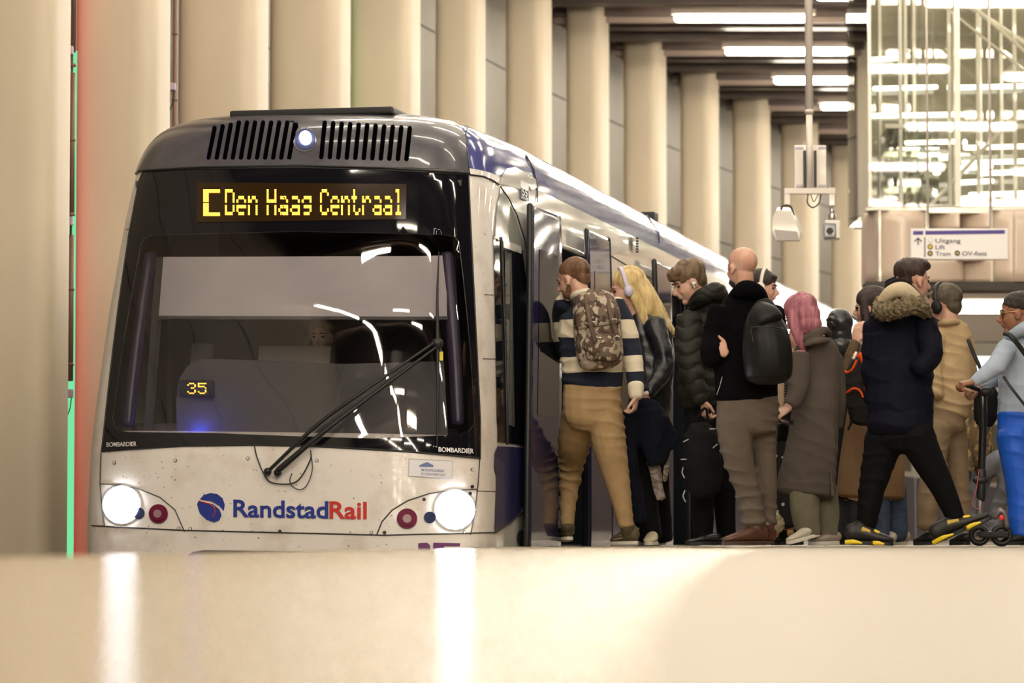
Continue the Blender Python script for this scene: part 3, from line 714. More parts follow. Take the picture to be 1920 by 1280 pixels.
# ceiling lamps (tubes)
M_lamp = emis('lamp_tube_white', (1.0, .89, .72), LAMP_E); M_house = mat('lamp_housing_grey', (.3, .25, .2), rough=.4)
bm = BM(); tube(bm, [Vector((-.9, 0, 0)), Vector((0, 0, 0)), Vector((.9, 0, 0))], [.055]*3, n=10, k=1); lamp_me = bpy.data.meshes.new('lamp_tube'); bm.to_mesh(lamp_me); bm.free(); lamp_me.materials.append(M_lamp)
bm = BM(); bx(bm, (-1.0, -.07, .05), (1.0, .07, .12)); house_me = bpy.data.meshes.new('lamp_housing'); bm.to_mesh(house_me); bm.free(); house_me.materials.append(M_house)
rows = [(2.1, 0.0), (4.4, 1.3), (6.9, .4), (9.6, 1.8), (12.6, .9), (16, 0.0)]
import itertools
rn = ['row nearest the columns', 'second row from the columns', 'third row from the columns', 'fourth row from the columns', 'fifth row from the columns', 'sixth row from the columns']
for ri, (off, ph) in enumerate(rows):
    base = 50.2+ph*1.0
    for k in range(-31, 13):
        Y = base+3.2*k
        if Y > 96 or Y < -44: continue
        if ri == 0 and Y < 12: continue
        if ri > 2 and (k % 2): continue
        x = (cx_at(Y) if Y > 10 else cx_at(10)-(10-Y)*.03)+off+.0
        e = bpy.data.objects.new('ceiling_lamp', None); C.objects.link(e); e.location = (x, Y, HCL-.44)
        tag(e, 'white tube lamp under the dark brown beams, '+rn[ri], 'lamp', 'tube lamps on the ceiling')
        o = link('lamp_tube', lamp_me, None, e); o2 = link('lamp_housing', house_me, None, e)
        o.matrix_parent_inverse = Matrix(); o2.matrix_parent_inverse = Matrix()
for ri, (x0_, y0_, nm_) in enumerate(((-4.6, 13.6, 'nearer the train'), (-4.4, 9.2, 'farther from the train'))):
    for k in range(11):
        dv_ = Vector((1, -1.05)).normalized()*2.2*k
        e = bpy.data.objects.new('ceiling_lamp', None); C.objects.link(e); e.location = (x0_+dv_.x, y0_+dv_.y, HCL-.6); e.rotation_euler = (0, 0, math.atan2(-1.05, 1))
        tag(e, 'white tube lamp of the slanting rows mirrored in the windscreen, row %s' % nm_, 'lamp', 'slanting tube lamps above the near platform')
        o = link('lamp_tube', lamp_me, None, e); o2 = link('lamp_housing', house_me, None, e); o.matrix_parent_inverse = Matrix(); o2.matrix_parent_inverse = Matrix()
# pipes, clamps and the coloured strips in the gaps at the left
M_pipe = mat('pipe_brown', (.22, .12, .085), rough=.4); M_bracket = mat('bracket_lilac', (.5, .38, .5), rough=.5)
M_green = emis('green_light', (.16, .85, .40), .8)
for gx, Yg, lab, ybr in ((130, 26.3, 'brown pipe with rings in the gap beside the leftmost column', (95, 415, 738)), (323, 29.6, 'brown pipe with rings in the gap beside the second column', (163,)), (497, 32.9, 'thin brown pipe in the gap beside the third column', ())):
    p = W(gx, 1016, Yg); t = thing('drain_pipe', (p.x, p.y, 1.27 if gx == 130 else -.9), lab, 'pipe')
    rr = .020 if gx != 497 else .014
    segs = ((1.27, 2.40), (2.56, 3.66), (3.82, 7.5)) if gx == 130 else ((-.9, 7.5),)
    for a, b in segs:
        bm = BM(); cyl(bm, (p.x, p.y, a), (p.x, p.y, b), rr*1.0, 14); obj('pipe_length', bm, M_pipe, t, True)
    bm = BM(); cyl(bm, (p.x-.012, p.y+.04, segs[0][0]), (p.x-.012, p.y+.04, 7.5), rr*.5, 12); obj('back_pipe', bm, M_pipe, t, True)
    for z in np.arange(1.4 if gx == 130 else .4, 7.2, .58):
        bm = BM(); cyl(bm, (p.x, p.y, z-.012), (p.x, p.y, z+.012), rr*1.25, 14); obj('pipe_ring', bm, M_pipe, t, True)
    for y_ in ybr:
        q = W(gx, y_, Yg-.05); bm = BM(); bx(bm, (q.x-.035, q.y-.03, q.z-.03), (q.x+.03, q.y+.03, q.z+.035)); bevel(bm, .008); obj('bracket', bm, M_bracket, t)
        bm = BM(); wire(bm, [W(gx+4, y_+6, Yg-.06), W(gx+1, y_+28, Yg-.06), W(gx-5, y_+44, Yg-.04)], .004); obj('cable', bm, M_rub, t, True)
# green and red light strips hidden in the recesses
def strip(px, Y, z0, z1, col, power, lab, wdt=.05, ang=0, name='light_strip'):
    p = W(px, 1016, Y); t = thing(name, (p.x, p.y, z0), lab, 'light strip')
    bm = BM(); bx(bm, (p.x-wdt/2, p.y+.01, z0), (p.x+wdt/2, p.y+.03, z1)); obj('strip_tube', bm, emis('strip_'+str(col), col, power), t)
strip(130, 26.75, -.9, 3.9, (.20, .80, .38), 1.0, 'glowing green light strip low in the gap beside the leftmost column', .06)
def arealamp(x, y, z, sx, sz, col, e, toward):
    l = bpy.data.lights.new('wall_wash_light', 'AREA'); l.shape = 'RECTANGLE'; l.size = sx; l.size_y = sz; l.color = col; l.energy = e
    o = bpy.data.objects.new('wall_wash_light', l); C.objects.link(o); o.location = (x, y, z)
    o.rotation_euler = Vector(toward).to_track_quat('-Z', 'Y').to_euler(); return o
for i, col, e in ((1, (1, .05, .09), 15), (2, (1, .25, .12), 5), (3, (.35, 1, .35), 2), (4, (.35, 1, .35), 3.5)):
    h = hd(i); r = Vector((h.y, -h.x)); L_ = XY[i]-r*(wid[i]+.26)-h*.15
    arealamp(L_.x, L_.y-.42, 3.0, .06, 7, col, e, (r.x*.45, .9, 0))
# ------------------------------------------------------------------ camera mast
M_mast = mat('mast_cream', (.68, .62, .55), rough=.35, coat=.3)
Ym = 30.0
def PM(x, y, dy=0): return W(x, y, Ym+dy)
b0 = PM(1518, 360); t = thing('camera_mast', (b0.x, b0.y, HCL), 'cream ceiling pole with a crossbar for two cameras hanging above the queue', 'camera mount')
bm = BM(); top = PM(1518, 0); cyl(bm, (b0.x, b0.y, HCL), (b0.x, b0.y, PM(1518, 208).z), .036, 20); obj('upper_pole', bm, M_mast, t, True)
bm = BM(); cyl(bm, (b0.x, b0.y, PM(0, 215).z), (b0.x, b0.y, b0.z), .028, 20); cyl(bm, (b0.x, b0.y, PM(0, 212).z), (b0.x, b0.y, PM(0, 206).z), .038, 20); obj('lower_pole', bm, M_mast, t, True)
bm = BM(); bx(bm, PM(1470, 364)-Vector((0, .03, 0)), PM(1566, 353)+Vector((0, .03, 0))); bevel(bm, .006); obj('crossbar', bm, M_mast, t)
for x, y0, y1 in ((1475, 356, 388), (1559, 352, 386)):
    bm = BM(); bx(bm, PM(x-5, y1)-Vector((0, .025, 0)), PM(x+6, y0)+Vector((0, .025, 0))); bevel(bm, .005); obj('bracket_drop', bm, M_mast, t)
bm = BM(); wire(bm, [PM(1515, 364, -.04), PM(1514, 380, -.04), PM(1524, 389, -.04), PM(1536, 380, -.04), PM(1539, 364, -.04)], .006); wire(bm, [PM(1520, 364, -.05), PM(1526, 378, -.05), PM(1534, 364, -.05)], .004); obj('cable_loop', bm, M_rub, t, True)
jb = thing('junction_box', PM(1520, 352), 'cream rectangular box strapped to the ceiling pole above the cameras', 'box')
bm = BM(); bx(bm, PM(1490, 352)+Vector((0, .035, 0)), PM(1550, 271)+Vector((0, .12, 0))); bevel(bm, .008); obj('box_body', bm, M_mast, jb)
for x in (1509, 1529):
    bm = BM(); bx(bm, PM(x-2, 350, 0), PM(x+2, 282)+Vector((0, .036, 0))); obj('clamp_rail', bm, M_seam, jb)
for x, y in ((1499, 277), (1542, 277), (1500, 348), (1542, 348)):
    bm = BM(); bx(bm, PM(x-7, y+2, .02), PM(x+7, y-2, .034)); obj('box_tab', bm, MATS['sticker_grey'], jb)
c1 = thing('security_camera', PM(1474, 425), 'boxy cream security camera with sloping hood at the left end of the crossbar', 'camera')
bm = BM(); A = [(1455, 394), (1484, 396), (1502, 438), (1500, 453), (1455, 453), (1447, 432), (1448, 408)]
f0 = [bm.verts.new(PM(x, y, -.10)) for x, y in A]; f1 = [bm.verts.new(PM(x+3, y-6, .12)) for x, y in A]
bm.faces.new(f0); bm.faces.new(f1[::-1])
for i in range(len(A)): bm.faces.new((f0[i], f0[(i+1) % len(A)], f1[(i+1) % len(A)], f1[i]))
bevel(bm, .008); obj('camera_hood', bm, M_mast, c1)
bm = BM(); B_ = [(1452, 430), (1495, 434), (1499, 450), (1457, 451)]; g0 = [bm.verts.new(PM(x, y, -.113)) for x, y in B_]; g1 = [bm.verts.new(PM(x, y, -.10)) for x, y in B_]; bm.faces.new(g0); bm.faces.new(g1[::-1])
for i in range(4): bm.faces.new((g0[i], g0[(i+1) % 4], g1[(i+1) % 4], g1[i]))
bmesh.ops.recalc_face_normals(bm, faces=bm.faces); obj('camera_front', bm, mat('camera_grey', (.33, .30, .27), rough=.3), c1)
bm = BM(); wire(bm, [PM(1464, 396, -.04), PM(1468, 386, -.04), PM(1482, 387, -.04), PM(1488, 402, -.06)], .010); obj('camera_joint', bm, M_seam, c1, True)
c2 = thing('security_camera', PM(1559, 430), 'small security camera with black square lens at the right end of the crossbar', 'camera')
bm = BM(); bx(bm, PM(1547, 447, -.05), PM(1572, 416, .12)); bevel(bm, .01); obj('camera_hood', bm, mat('camera_white', (.75, .72, .68), rough=.3), c2)
bm = BM(); bx(bm, PM(1545, 446, -.075), PM(1567, 419, -.055)); bevel(bm, .006); obj('camera_front', bm, M_blackg, c2)
bm = BM(); cyl(bm, PM(1556, 433, -.09), PM(1556, 433, -.076), .03, 18); obj('camera_lens', bm, M_metal, c2)
bm = BM(); bx(bm, PM(1549, 440, -.08), PM(1563, 435, -.0755)); obj('camera_mark', bm, mat('bright_letters', (.9, .9, .9)), c2)
bm = BM(); cyl(bm, PM(1560, 388), PM(1560, 404), .02, 14); cyl(bm, PM(1560, 400), PM(1560, 417), .035, 14, .028); obj('camera_joint', bm, M_steel, c2, True)
# ------------------------------------------------------------------ glass shaft and its cream panel band
Yl = 36.0
def PL(x, y, dy=0): return W(x, y, Yl+dy)
M_post = mat('shaft_post_cream', (.75, .72, .60), rough=.25, coat=.5); M_gl = glass('shaft_glass', (.97, .97, .95), .03)
M_shape = mat('sculpted_panel_beige', (.62, .50, .40), rough=.3, coat=.2, var=.05, vs=2)
sh = thing('lift_shaft', PL(1780, 388), 'tall glass lift shaft with pale steel posts above the hanging sign', 'lift')
XR = 2080
bm = BM()
for x, dy, wv in ((1632, 0, 3), (1797, -.05, 5), (1858, -.02, 2), (1990, 0, 4)):
    a = PL(x-wv, 387, dy); b = PL(x+wv, 387, dy); bm_ = BM(); bx(bm_, (a.x, a.y, a.z), (b.x, a.y+.06, HCL)); obj('front_post', bm_, M_post, sh)
bm.free()
bm = BM(); a = PL(1632, 386); b = PL(XR, 386); bx(bm, (a.x, a.y+.02, a.z), (b.x, a.y+.035, HCL)); obj('front_glass', bm, M_gl, sh)
bm = BM(); bx(bm, (a.x, a.y+.02, a.z), (a.x+.015, a.y+2.4, HCL)); obj('side_glass', bm, M_gl, sh)
bm = BM(); bx(bm, (a.x, a.y+2.4, a.z), (b.x, a.y+2.42, HCL)); obj('rear_glass', bm, M_gl, sh)
bm = BM(); bx(bm, (a.x+.1, a.y+2.6, a.z), (b.x, a.y+2.7, HCL)); obj('core_wall', bm, mat('core_wall_olive', (.50, .45, .33), rough=.3, var=.3, vs=1.5), sh)
for dy, xs, wv in ((2.3, (1652, 1700, 1716, 1793, 1840, 1880), 3), (1.2, (1690, 1782, 1836, 1905), 3.4)):
    for x in xs:
        a = PL(x-wv, 387, dy); b = PL(x+wv, 387, dy); bm = BM(); bx(bm, (a.x, a.y, a.z), (b.x, a.y+.07, HCL)); obj('inner_post', bm, M_post if x not in (1690, 1840) else mat('bright_post', (.9, .9, .8), rough=.2), sh)
for y, x0, x1, dy in ((236, 1660, XR, 0.6), (387, 1634, XR, 1.0)):
    a = PL(x0, y+4, dy); b = PL(x1, y-4, dy); bm = BM(); bx(bm, (a.x, a.y, a.z), (b.x, a.y+.06, b.z)); obj('cross_rail', bm, M_post, sh)
for (x0, y0, x1, y1), dy, rr in (((1755, 0, 1925, 135), .7, .016), ((1812, 0, 1960, 130), .9, .02), ((1742, 388, 1905, 215), 1.4, .024), ((1800, 0, 1920, 80), 2.0, .03)):
    bm = BM(); tube(bm, [PL(x0, y0, dy), PL(x1, y1, dy)], [rr, rr], n=8, k=1); obj('diagonal_brace', bm, M_post, sh)
# lift car inside; added glowing tubes stand in for ceiling lamps beyond the glass
M_lc = mat('lift_car_wall', (.5, .5, .44), rough=.25, coat=.5)
a = PL(1665, 387, 1.5); b = PL(1760, 240, 1.5)
bm = BM(); bx(bm, (a.x, a.y, a.z), (b.x, a.y+.7, b.z)); obj('lift_car', bm, glass('lift_car_glass', (.72, .74, .66), .08), sh)
M_bl = emis('shaft_glow', (1.0, .97, .80), 5)
rl = random.Random(3)
LT = [(1632, 1680, 112, 2.2), (1640, 1755, 166, 2.2), (1632, 1800, 217, 2.3), (1700, 1795, 268, 1.9), (1725, 1758, 292, 1.9), (1800, 1858, 315, 1.5), (1800, 1860, 342, 1.5), (1810, 1925, 277, 1.9), (1808, 1925, 305, 1.9), (1840, 1925, 325, 1.9), (1820, 1925, 365, 1.5), (1806, 1846, 372, 1.2), (1800, 1925, 164, 2.2)]
for x0, x1, y, dy in LT:
    a = PL(x0, y, dy); b = PL(x1, y-3, dy); bm = BM(); tube(bm, [a, (a+b)/2, b], [.026]*3, n=8, k=1); obj('far_ceiling_tube', bm, M_bl, sh)
for i in range(8):  # glowing blobs added at random for bright reflections in the glass
    x = rl.choice([1690, 1700, 1800, 1840, 1815, 1870, 1905, 1755, 1735, 1765])+rl.uniform(-12, 12); y = rl.uniform(255, 382) if x > 1720 else rl.uniform(240, 330)
    bm = BM(); ellipsoid(bm, PL(x, y, rl.uniform(1.1, 2.2)), (rl.uniform(.02, .05), .03, rl.uniform(.015, .04)), seg=10); obj('glass_glint', bm, M_bl, sh)
# panel band with sculpted relief
bd = thing('panel_band', PL(1780, 530), 'beige sculpted panel band under the glass shaft behind the hanging sign', 'wall panel')
def relief(name, x0, y0, x1, y1, fn, dy=0, nx=26, nz=6):
    bm = BM(); g = []
    for j in range(nz+1):
        g.append([bm.verts.new(PL(x0+(x1-x0)*i/nx, y1+(y0-y1)*j/nz, dy-fn(i/nx, j/nz))) for i in range(nx+1)])
    for j in range(nz):
        for i in range(nx): bm.faces.new((g[j][i], g[j][i+1], g[j+1][i+1], g[j+1][i]))
    ed = [g[0], [r_[-1] for r_ in g], g[-1][::-1], [r_[0] for r_ in g][::-1]]
    for e in ed:
        bk = [bm.verts.new(v.co+Vector((0, .5, 0))) for v in e]
        for i in range(len(e)-1): bm.faces.new((e[i], e[i+1], bk[i+1], bk[i]))
    bmesh.ops.recalc_face_normals(bm, faces=bm.faces); return obj(name, bm, M_shape, bd, True)
relief('curved_panel', 1624, 394, 1648, 530, lambda u, v: .35*math.sin(u*1.5)*(.3+.7*v)-.3)
relief('curved_panel', 1651, 394, 1738, 528, lambda u, v: .10*math.sin(u*3.1))
relief('curved_panel', 1741, 398, 1800, 428, lambda u, v: .28*math.sin(u*1.57)**.8-.2)
relief('curved_panel', 1801, 398, 1856, 428, lambda u, v: .28*math.sin(u*1.57)**.8-.2)
relief('curved_panel', 1735, 486, 1808, 528, lambda u, v: .25*math.sqrt(max(0, 1-u*u))-.1)
relief('curved_panel', 1808, 486, 1858, 528, lambda u, v: .22*u-.12)
relief('curved_panel', 1861, 392, 1900, 530, lambda u, v: .10*math.sin(u*1.57)); relief('curved_panel', 1900, 392, XR, 530, lambda u, v: .10)
for x0, y0, x1, y1 in ((1624, 389, XR, 394), (1648, 392, 1652, 530), (1736, 394, 1742, 486), (1736, 394, 1860, 399), (1852, 396, 1856, 486), (1857, 392, 1861, 530), (1736, 430, 1860, 488)):
    a = PL(x0, y1, -.06); b = PL(x1, y0, -.06); bm = BM(); bx(bm, (a.x, a.y, a.z), (b.x, a.y+.3, b.z)); obj('panel_rib', bm, M_post if x1 != 1860 or y0 != 430 else M_shape, bd)
a = PL(1624, 545, 0); b = PL(XR, 529, 0); bm = BM(); bx(bm, (a.x, a.y-.1, a.z), (b.x, a.y+.4, b.z)); obj('lower_edge', bm, M_dark, bd)
# hanging sign
Ys = 33.0
def PS(x, y, dy=0): return W(x, y, Ys+dy)
sg = thing('direction_sign', PS(1798, 428), 'white hanging direction sign with blue top bar and yellow pictograms', 'sign')
M_sgw = mat('sign_white', (.80, .76, .74), rough=.35, emit=.12); M_sgb = mat('sign_blue', (.06, .03, .26), rough=.4); M_sgt = mat('sign_text', (.06, .045, .05), rough=.5); M_sgy = mat('sign_yellow', (.65, .50, .05), rough=.5)
a = PS(1708, 486); b = PS(1890, 428); bm = BM(); bx(bm, (a.x, a.y, a.z), (b.x, a.y+.12, b.z)); bevel(bm, .008); obj('sign_board', bm, M_sgw, sg)
for x in (1740, 1858):
    p = PS(x, 428, .06); bm = BM(); cyl(bm, p, (p.x, p.y, HCL), .012, 10); obj('sign_hanger', bm, M_mast, sg, True)
def sbox(name, x0, y0, x1, y1, m, sl=-.012):
    bm = BM(); v = [bm.verts.new(PS(x, y+sl*(x-1712), dy)) for dy in (-.004, .002) for x, y in ((x0, y0), (x1, y0), (x1, y1), (x0, y1))]
    for f in ((0,1,2,3),(7,6,5,4),(0,4,5,1),(1,5,6,2),(2,6,7,3),(3,7,4,0)): bm.faces.new([v[i] for i in f])
    return obj(name, bm, m, sg)
sbox('blue_bar', 1712, 433, 1731, 440, M_sgb); sbox('blue_bar', 1735, 433, 1884, 440, M_sgb); sbox('divider', 1733, 445, 1735, 482, M_sgt)
fs = lambda x, y: PS(x, y, -.005)
for s_, x0, y0, x1, h in (('Uitgang', 1754, 455, 1801, 8), ('Lift', 1754, 467, 1772, 8), ('Tram', 1754, 479.5, 1782, 8), ('OV-fiets', 1804, 479, 1850, 8)):
    text_on('sign_lettering', s_, x0, y0, x1, h, M_sgt, sg, fn=fs, bold=.008)
def scirc(name, cx, cy, r, m, dy=-.005):
    bm = BM(); bm.faces.new([bm.verts.new(PS(x, y, dy)) for x, y in circ(cx, cy, r, 20)]); return obj(name, bm, m, sg)
for cx, cy in ((1744, 462.5), (1744, 475), (1795, 474.5)): scirc('pictogram', cx, cy, 5.2, M_sgt); scirc('pictogram_core', cx, cy, 3.6 if cy == 462.5 else 2.4, M_sgy, -.007)
scirc('pictogram', 1745, 450, 5, mat('sign_pale', (.6, .58, .5))); scirc('pictogram_core', 1745, 450, 4, M_sgw, -.007)
bm = BM(); tube(bm, [fs(1721.5, 458), fs(1721.5, 446)], [.006, .006], n=6, k=1); tube(bm, [fs(1715.5, 452), fs(1721.5, 446), fs(1727.5, 452)], [.006]*3, n=6, k=1); obj('arrow', bm, M_sgt, sg)
# concourse under the band: beam, two bright tubes, far bright opening
M_far = emis('far_lamp_white', (1, .95, .82), 16)
for y, n_ in ((568, 'upper'), (582, 'lower')):
    a = W(1786, y, 44); b = W(1990, y, 44); t = thing('wall_lamp', (a+b)/2, 'long bright tube lamp behind the heads at the right, %s of two' % n_, 'lamp', 'long tube lamps below the panel band')
    bm = BM(); tube(bm, [a, (a+b)/2, b], [.036]*3, n=10, k=1); obj('lamp_tube', bm, M_far, t); bm = BM(); bx(bm, a+Vector((0, .05, .03)), b+Vector((0, .12, .06))); obj('lamp_housing', bm, M_house, t)
a = W(1720, 640, 47); b = W(2300, 540, 47); bm = BM(); bx(bm, a, b+Vector((0, .4, 0))); o = obj('concourse_beam', bm, mat('concourse_taupe', (.20, .165, .13), rough=.5), None); tag(o, 'taupe concourse beam behind the bright tube lamps', 'beam')
a = W(1700, 1016, 60); b = W(2400, 600, 60); bm = BM(); bx(bm, (a.x, 60, 0), (b.x, 60.3, b.z)); o = obj('concourse_wall', bm, mat('concourse_wall_beige', (.17, .155, .11), rough=.5), None); tag(o, 'pale concourse wall far behind the queue at the right', 'wall')
a = W(1822, 700, 50); b = W(1905, 668, 50); bm = BM(); bx(bm, (a.x, a.y, a.z), (b.x, a.y+.2, b.z)); bevel(bm, .03); o = obj('lit_panel', bm, emis('lit_panel_white', (1, .98, .93), 2.2), None); tag(o, 'bright white lit panel behind the boy in the blue hoodie', 'light panel')
# ------------------------------------------------------------------ people
def ph_noise(P, seed, n=6):
    r = np.random.RandomState(seed); out = np.zeros(len(P))
    for i in range(n):
        d = r.normal(size=3); d /= np.linalg.norm(d); out += np.sin(P @ d*(1+i*.55)+r.uniform(0, 6.28))/(1+.45*i)
    return out/2.2
def displace(me, fn):
    n = len(me.vertices); co = np.zeros(n*3); me.vertices.foreach_get('co', co); co = co.reshape(-1, 3)
    no = np.zeros(n*3); me.vertex_normals.foreach_get('vector', no); no = no.reshape(-1, 3)
    me.vertices.foreach_set('co', (co+no*fn(co)[:, None]).ravel()); me.update()
def folds(amp, sx, sz, seed=1, sharp=True):
    """cloth folds: ridges across the longer wavelength, fading in and out"""
    def f(co):
        if not sharp: return amp*(ph_noise(co*np.array([sx, sx, sz])*2.4, seed)*.7+ph_noise(co*np.array([sx, sx, sz])*5, seed+3)*.4)
        lo = ph_noise(co*np.array([7., 7., 5.]), seed+9); w = ph_noise(co*np.array([sx, sx, sx])*1.1, seed)
        if sz >= sx: ph = co[:, 2]*sz*2.2+w*1.9+co[:, 0]*sx*.8
        else: ph = (co[:, 0]*1.0+co[:, 1]*.8)*sx*1.8+ph_noise(co*np.array([3., 3., max(sz, 2)*1.2]), seed+4)*1.7
        rg = (1-np.abs(np.sin(ph)))**1.4; mk = np.clip(.45+lo*.8, .05, 1)
        return amp*1.5*(rg*mk-.25)+amp*.35*ph_noise(co*np.array([sx, sx, sx])*.8, seed+21)
    return f
def puffer(amp, period, seed=1, wav=.012):
    def f(co):
        ph = co[:, 2]+wav*np.sin(co[:, 0]*34)+wav*.6*ph_noise(co*9, seed)
        return amp*(np.abs(np.sin(ph*math.pi/period))**.55-.55)
    return f
def fleshed(name, bm, m, parent, voxel=.009, smooth=4, disp=None, sf=.6):
    bmesh.ops.recalc_face_normals(bm, faces=bm.faces)
    me = bpy.data.meshes.new(name); bm.to_mesh(me); bm.free(); o = bpy.data.objects.new(name, me); C.objects.link(o)
    r = o.modifiers.new('r', 'REMESH'); r.mode = 'VOXEL'; r.voxel_size = voxel
    if smooth: s = o.modifiers.new('s', 'SMOOTH'); s.iterations = smooth; s.factor = sf
    dg = bpy.context.evaluated_depsgraph_get(); nm = bpy.data.meshes.new_from_object(o.evaluated_get(dg))
    bpy.data.objects.remove(o); bpy.data.meshes.remove(me); nm.name = name
    for d in (disp if isinstance(disp, list) else [disp] if disp else []): displace(nm, d)
    nm.materials.clear(); return link(name, nm, m, parent, True)
SK = dict(fair=(.60, .38, .285), pale=(.66, .42, .32), tan=(.42, .23, .14), brown=(.30, .15, .085))
def skin(k): return mat('skin_'+k, SK[k], rough=.5, var=.12, vs=14, vcol=(SK[k][0]*.92, SK[k][1]*.75, SK[k][2]*.72))
def cloth(name, col, rough=.85, var=.15, vs=12, bump=.25, bs=220, bstr=(1, 1, 1), vcol=None, spec=.12):
    return mat(name, col, rough=rough, var=var, vs=vs, bump=bump, bs=bs, bstr=bstr, vcol=vcol, spec=spec)
def hairmat(name, c1, c2, rough=.45):
    if name in MATS: return MATS[name]
    return mat(name, c1, rough=rough, vcol=c2, vs=9, var=.3, bump=.7, bs=70, bstr=(3.2, 3.2, .35), spec=.45)
class Fig:
    def __init__(s, Y, px, label, sk='fair', group=None, base=1023):
        s.Y = Y; g = W(px, 1016, Y); s.root = thing('person', (g.x, g.y, 0), label, 'person', group); s.sk = skin(sk)
        s.body = BM(); s.k = Y/FPX
    def p(s, x, y, d=0):
        v = W(x, y, s.Y+d)
        return v
    def limb(s, bm, nodes, f=1.0, cap=1.0, n=16):
        """nodes (px, py, depth, r px[, rd px])"""
        tube(bm, [s.p(*q[:3]) for q in nodes], [(q[3]*s.k*f, (q[4] if len(q) > 4 else q[3])*s.k*f) for q in nodes], n=n, k=5, cap=cap)
    def part(s, name, chains, m, voxel=.009, smooth=4, disp=None, body=.72, cap=.6, extra=None):
        bm = BM()
        for c in chains:
            s.limb(bm, c, cap=cap)
            if body: s.limb(s.body, c, f=body, cap=.4)
        if extra: extra(bm)
        return fleshed(name, bm, m, s.root, voxel, smooth, disp)
    def head(s, cx, cy, h, yaw, pitch=0, roll=0, d=0, neck=None, ears=True, scale=(1, 1, 1)):
        s.H = h*s.k; ya = math.radians(yaw); f = Vector((math.cos(ya), math.sin(ya), 0)); l = Vector((-math.sin(ya), math.cos(ya), 0)); u = Vector((0, 0, 1))
        M = Matrix((( f.x, l.x, u.x, 0), (f.y, l.y, u.y, 0), (f.z, l.z, u.z, 0), (0, 0, 0, 1)))
        M = M @ Matrix.Rotation(-math.radians(pitch), 4, 'Y') @ Matrix.Rotation(math.radians(roll), 4, 'X')
        c = s.p(cx, cy, d); s.HM = Matrix.Translation(c) @ M @ Matrix.Scale(s.H, 4); b = s.body; M = s.HM
        E = lambda c, r: ellipsoid(b, c, r, M, 22)
        E((-.09, 0, .15), (.42, .335, .36)); E((.10, 0, -.10), (.26, .275, .36)); E((.10, 0, -.28), (.22, .22, .17)); E((.26, 0, -.42), (.09, .11, .08))
        E((.28, 0, .09), (.10, .20, .06)); E((.24, .12, -.14), (.11, .10, .10)); E((.24, -.12, -.14), (.11, .10, .10))
        tube(b, [M @ Vector(v) for v in ((.345, 0, .05), (.395, 0, -.04), (.455, 0, -.125), (.37, 0, -.155))], [.03*s.H, .04*s.H, .052*s.H, .05*s.H], n=10, k=3)
        E((.34, 0, -.235), (.055, .10, .035)); E((.335, 0, -.285), (.05, .085, .035))
        if ears:
            for y in (1, -1):
                E((-.03, y*.335, -.05), (.095, .045, .135)); 
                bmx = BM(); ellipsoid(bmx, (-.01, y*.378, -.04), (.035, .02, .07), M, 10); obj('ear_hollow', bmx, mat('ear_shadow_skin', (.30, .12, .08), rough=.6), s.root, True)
        for y in (.125, -.125):
            bm = BM(); ellipsoid(bm, (.315, y, .015), (.045, .05, .032), M, 12); obj('eye', bm, mat('eye_dark', (.03, .02, .015), rough=.15), s.root, True)
        if neck: s.neck(neck)
        return M
    def neck(s, pt, r=17.5, f=-.10):
        a = s.HM @ Vector((f, 0, -.1)); m_ = s.HM @ Vector((f-.02, 0, -.38)); tube(s.body, [a, m_, s.p(*pt)], [(r*s.k, r*s.k*1.1), (r*s.k*.95, r*s.k), (r*s.k*1.15, r*s.k*1.15)], n=16, k=5)
    def brows(s, m, t=.022):
        for y in (1, -1):
            bm = BM(); tube(bm, [s.HM @ Vector(v) for v in ((.37, y*.05, .095), (.36, y*.12, .12), (.30, y*.20, .10))], [t*s.H*.8, t*s.H, t*s.H*.5], n=8, k=3); obj('eyebrow', bm, m, s.root, True)
    def hair(s, ells, m, chains=(), voxel=.007, disp=None, name='hair', smooth=3):
        bm = BM()
        for c, r in ells: ellipsoid(bm, c, r, s.HM, 22)
        for c in chains: tube(bm, [s.HM @ Vector(q[:3]) for q in c], [(q[3]*s.H, (q[4] if len(q) > 4 else q[3])*s.H) for q in c], n=14, k=5)
        return fleshed(name, bm, m, s.root, voxel, smooth, disp if disp is not None else folds(.004, 38, 9, 5, False))
    def pxchain(s, bm, nodes): s.limb(bm, nodes)
    def hand(s, px, py, d, dirv, nrm, L=.18, curl=35, side=1, spread=.4, thumb=1):
        """dirv: world direction of fingers, nrm: direction the back of the hand faces"""
        w = s.p(px, py, d); dv = Vector(dirv).normalized(); n = Vector(nrm); n = (n-dv*n.dot(dv)).normalized(); sd = dv.cross(n)*side
        b = s.body; pl = L*.5
        tube(b, [w-dv*.02, w+dv*pl*.5, w+dv*pl], [(.028, .022), (.040, .017), (.041, .014)], n=14, k=3, cap=.5, ref=n)
        for i, (o, ln) in enumerate(((-.030, .74), (-.010, .86), (.010, .92), (.030, .84))):
            p0 = w+dv*pl*.92+sd*o; c = math.radians(curl*(1+.12*(3-i))); a = 0; pts = [p0]; seg = L*.5*ln
            for fr, k_ in ((.45, .8), (.30, 1.1), (.25, .8)):
                a += c*k_; dd = dv*math.cos(a)-n*math.sin(a)+sd*o*spread*4; pts.append(pts[-1]+dd*seg*fr)
            tube(b, pts, [.0098, .0095, .009, .0078], n=8, k=3)
        t0 = w+dv*pl*.2+sd*.030; td = (dv*.7+sd*.75-n*.25*thumb).normalized(); td2 = (dv*.9+sd*.25-n*.4*thumb).normalized()
        tube(b, [t0-td*.01, t0+td*.035, t0+td*.035+td2*.03, t0+td*.035+td2*.052], [.015, .013, .0115, .009], n=8, k=3)
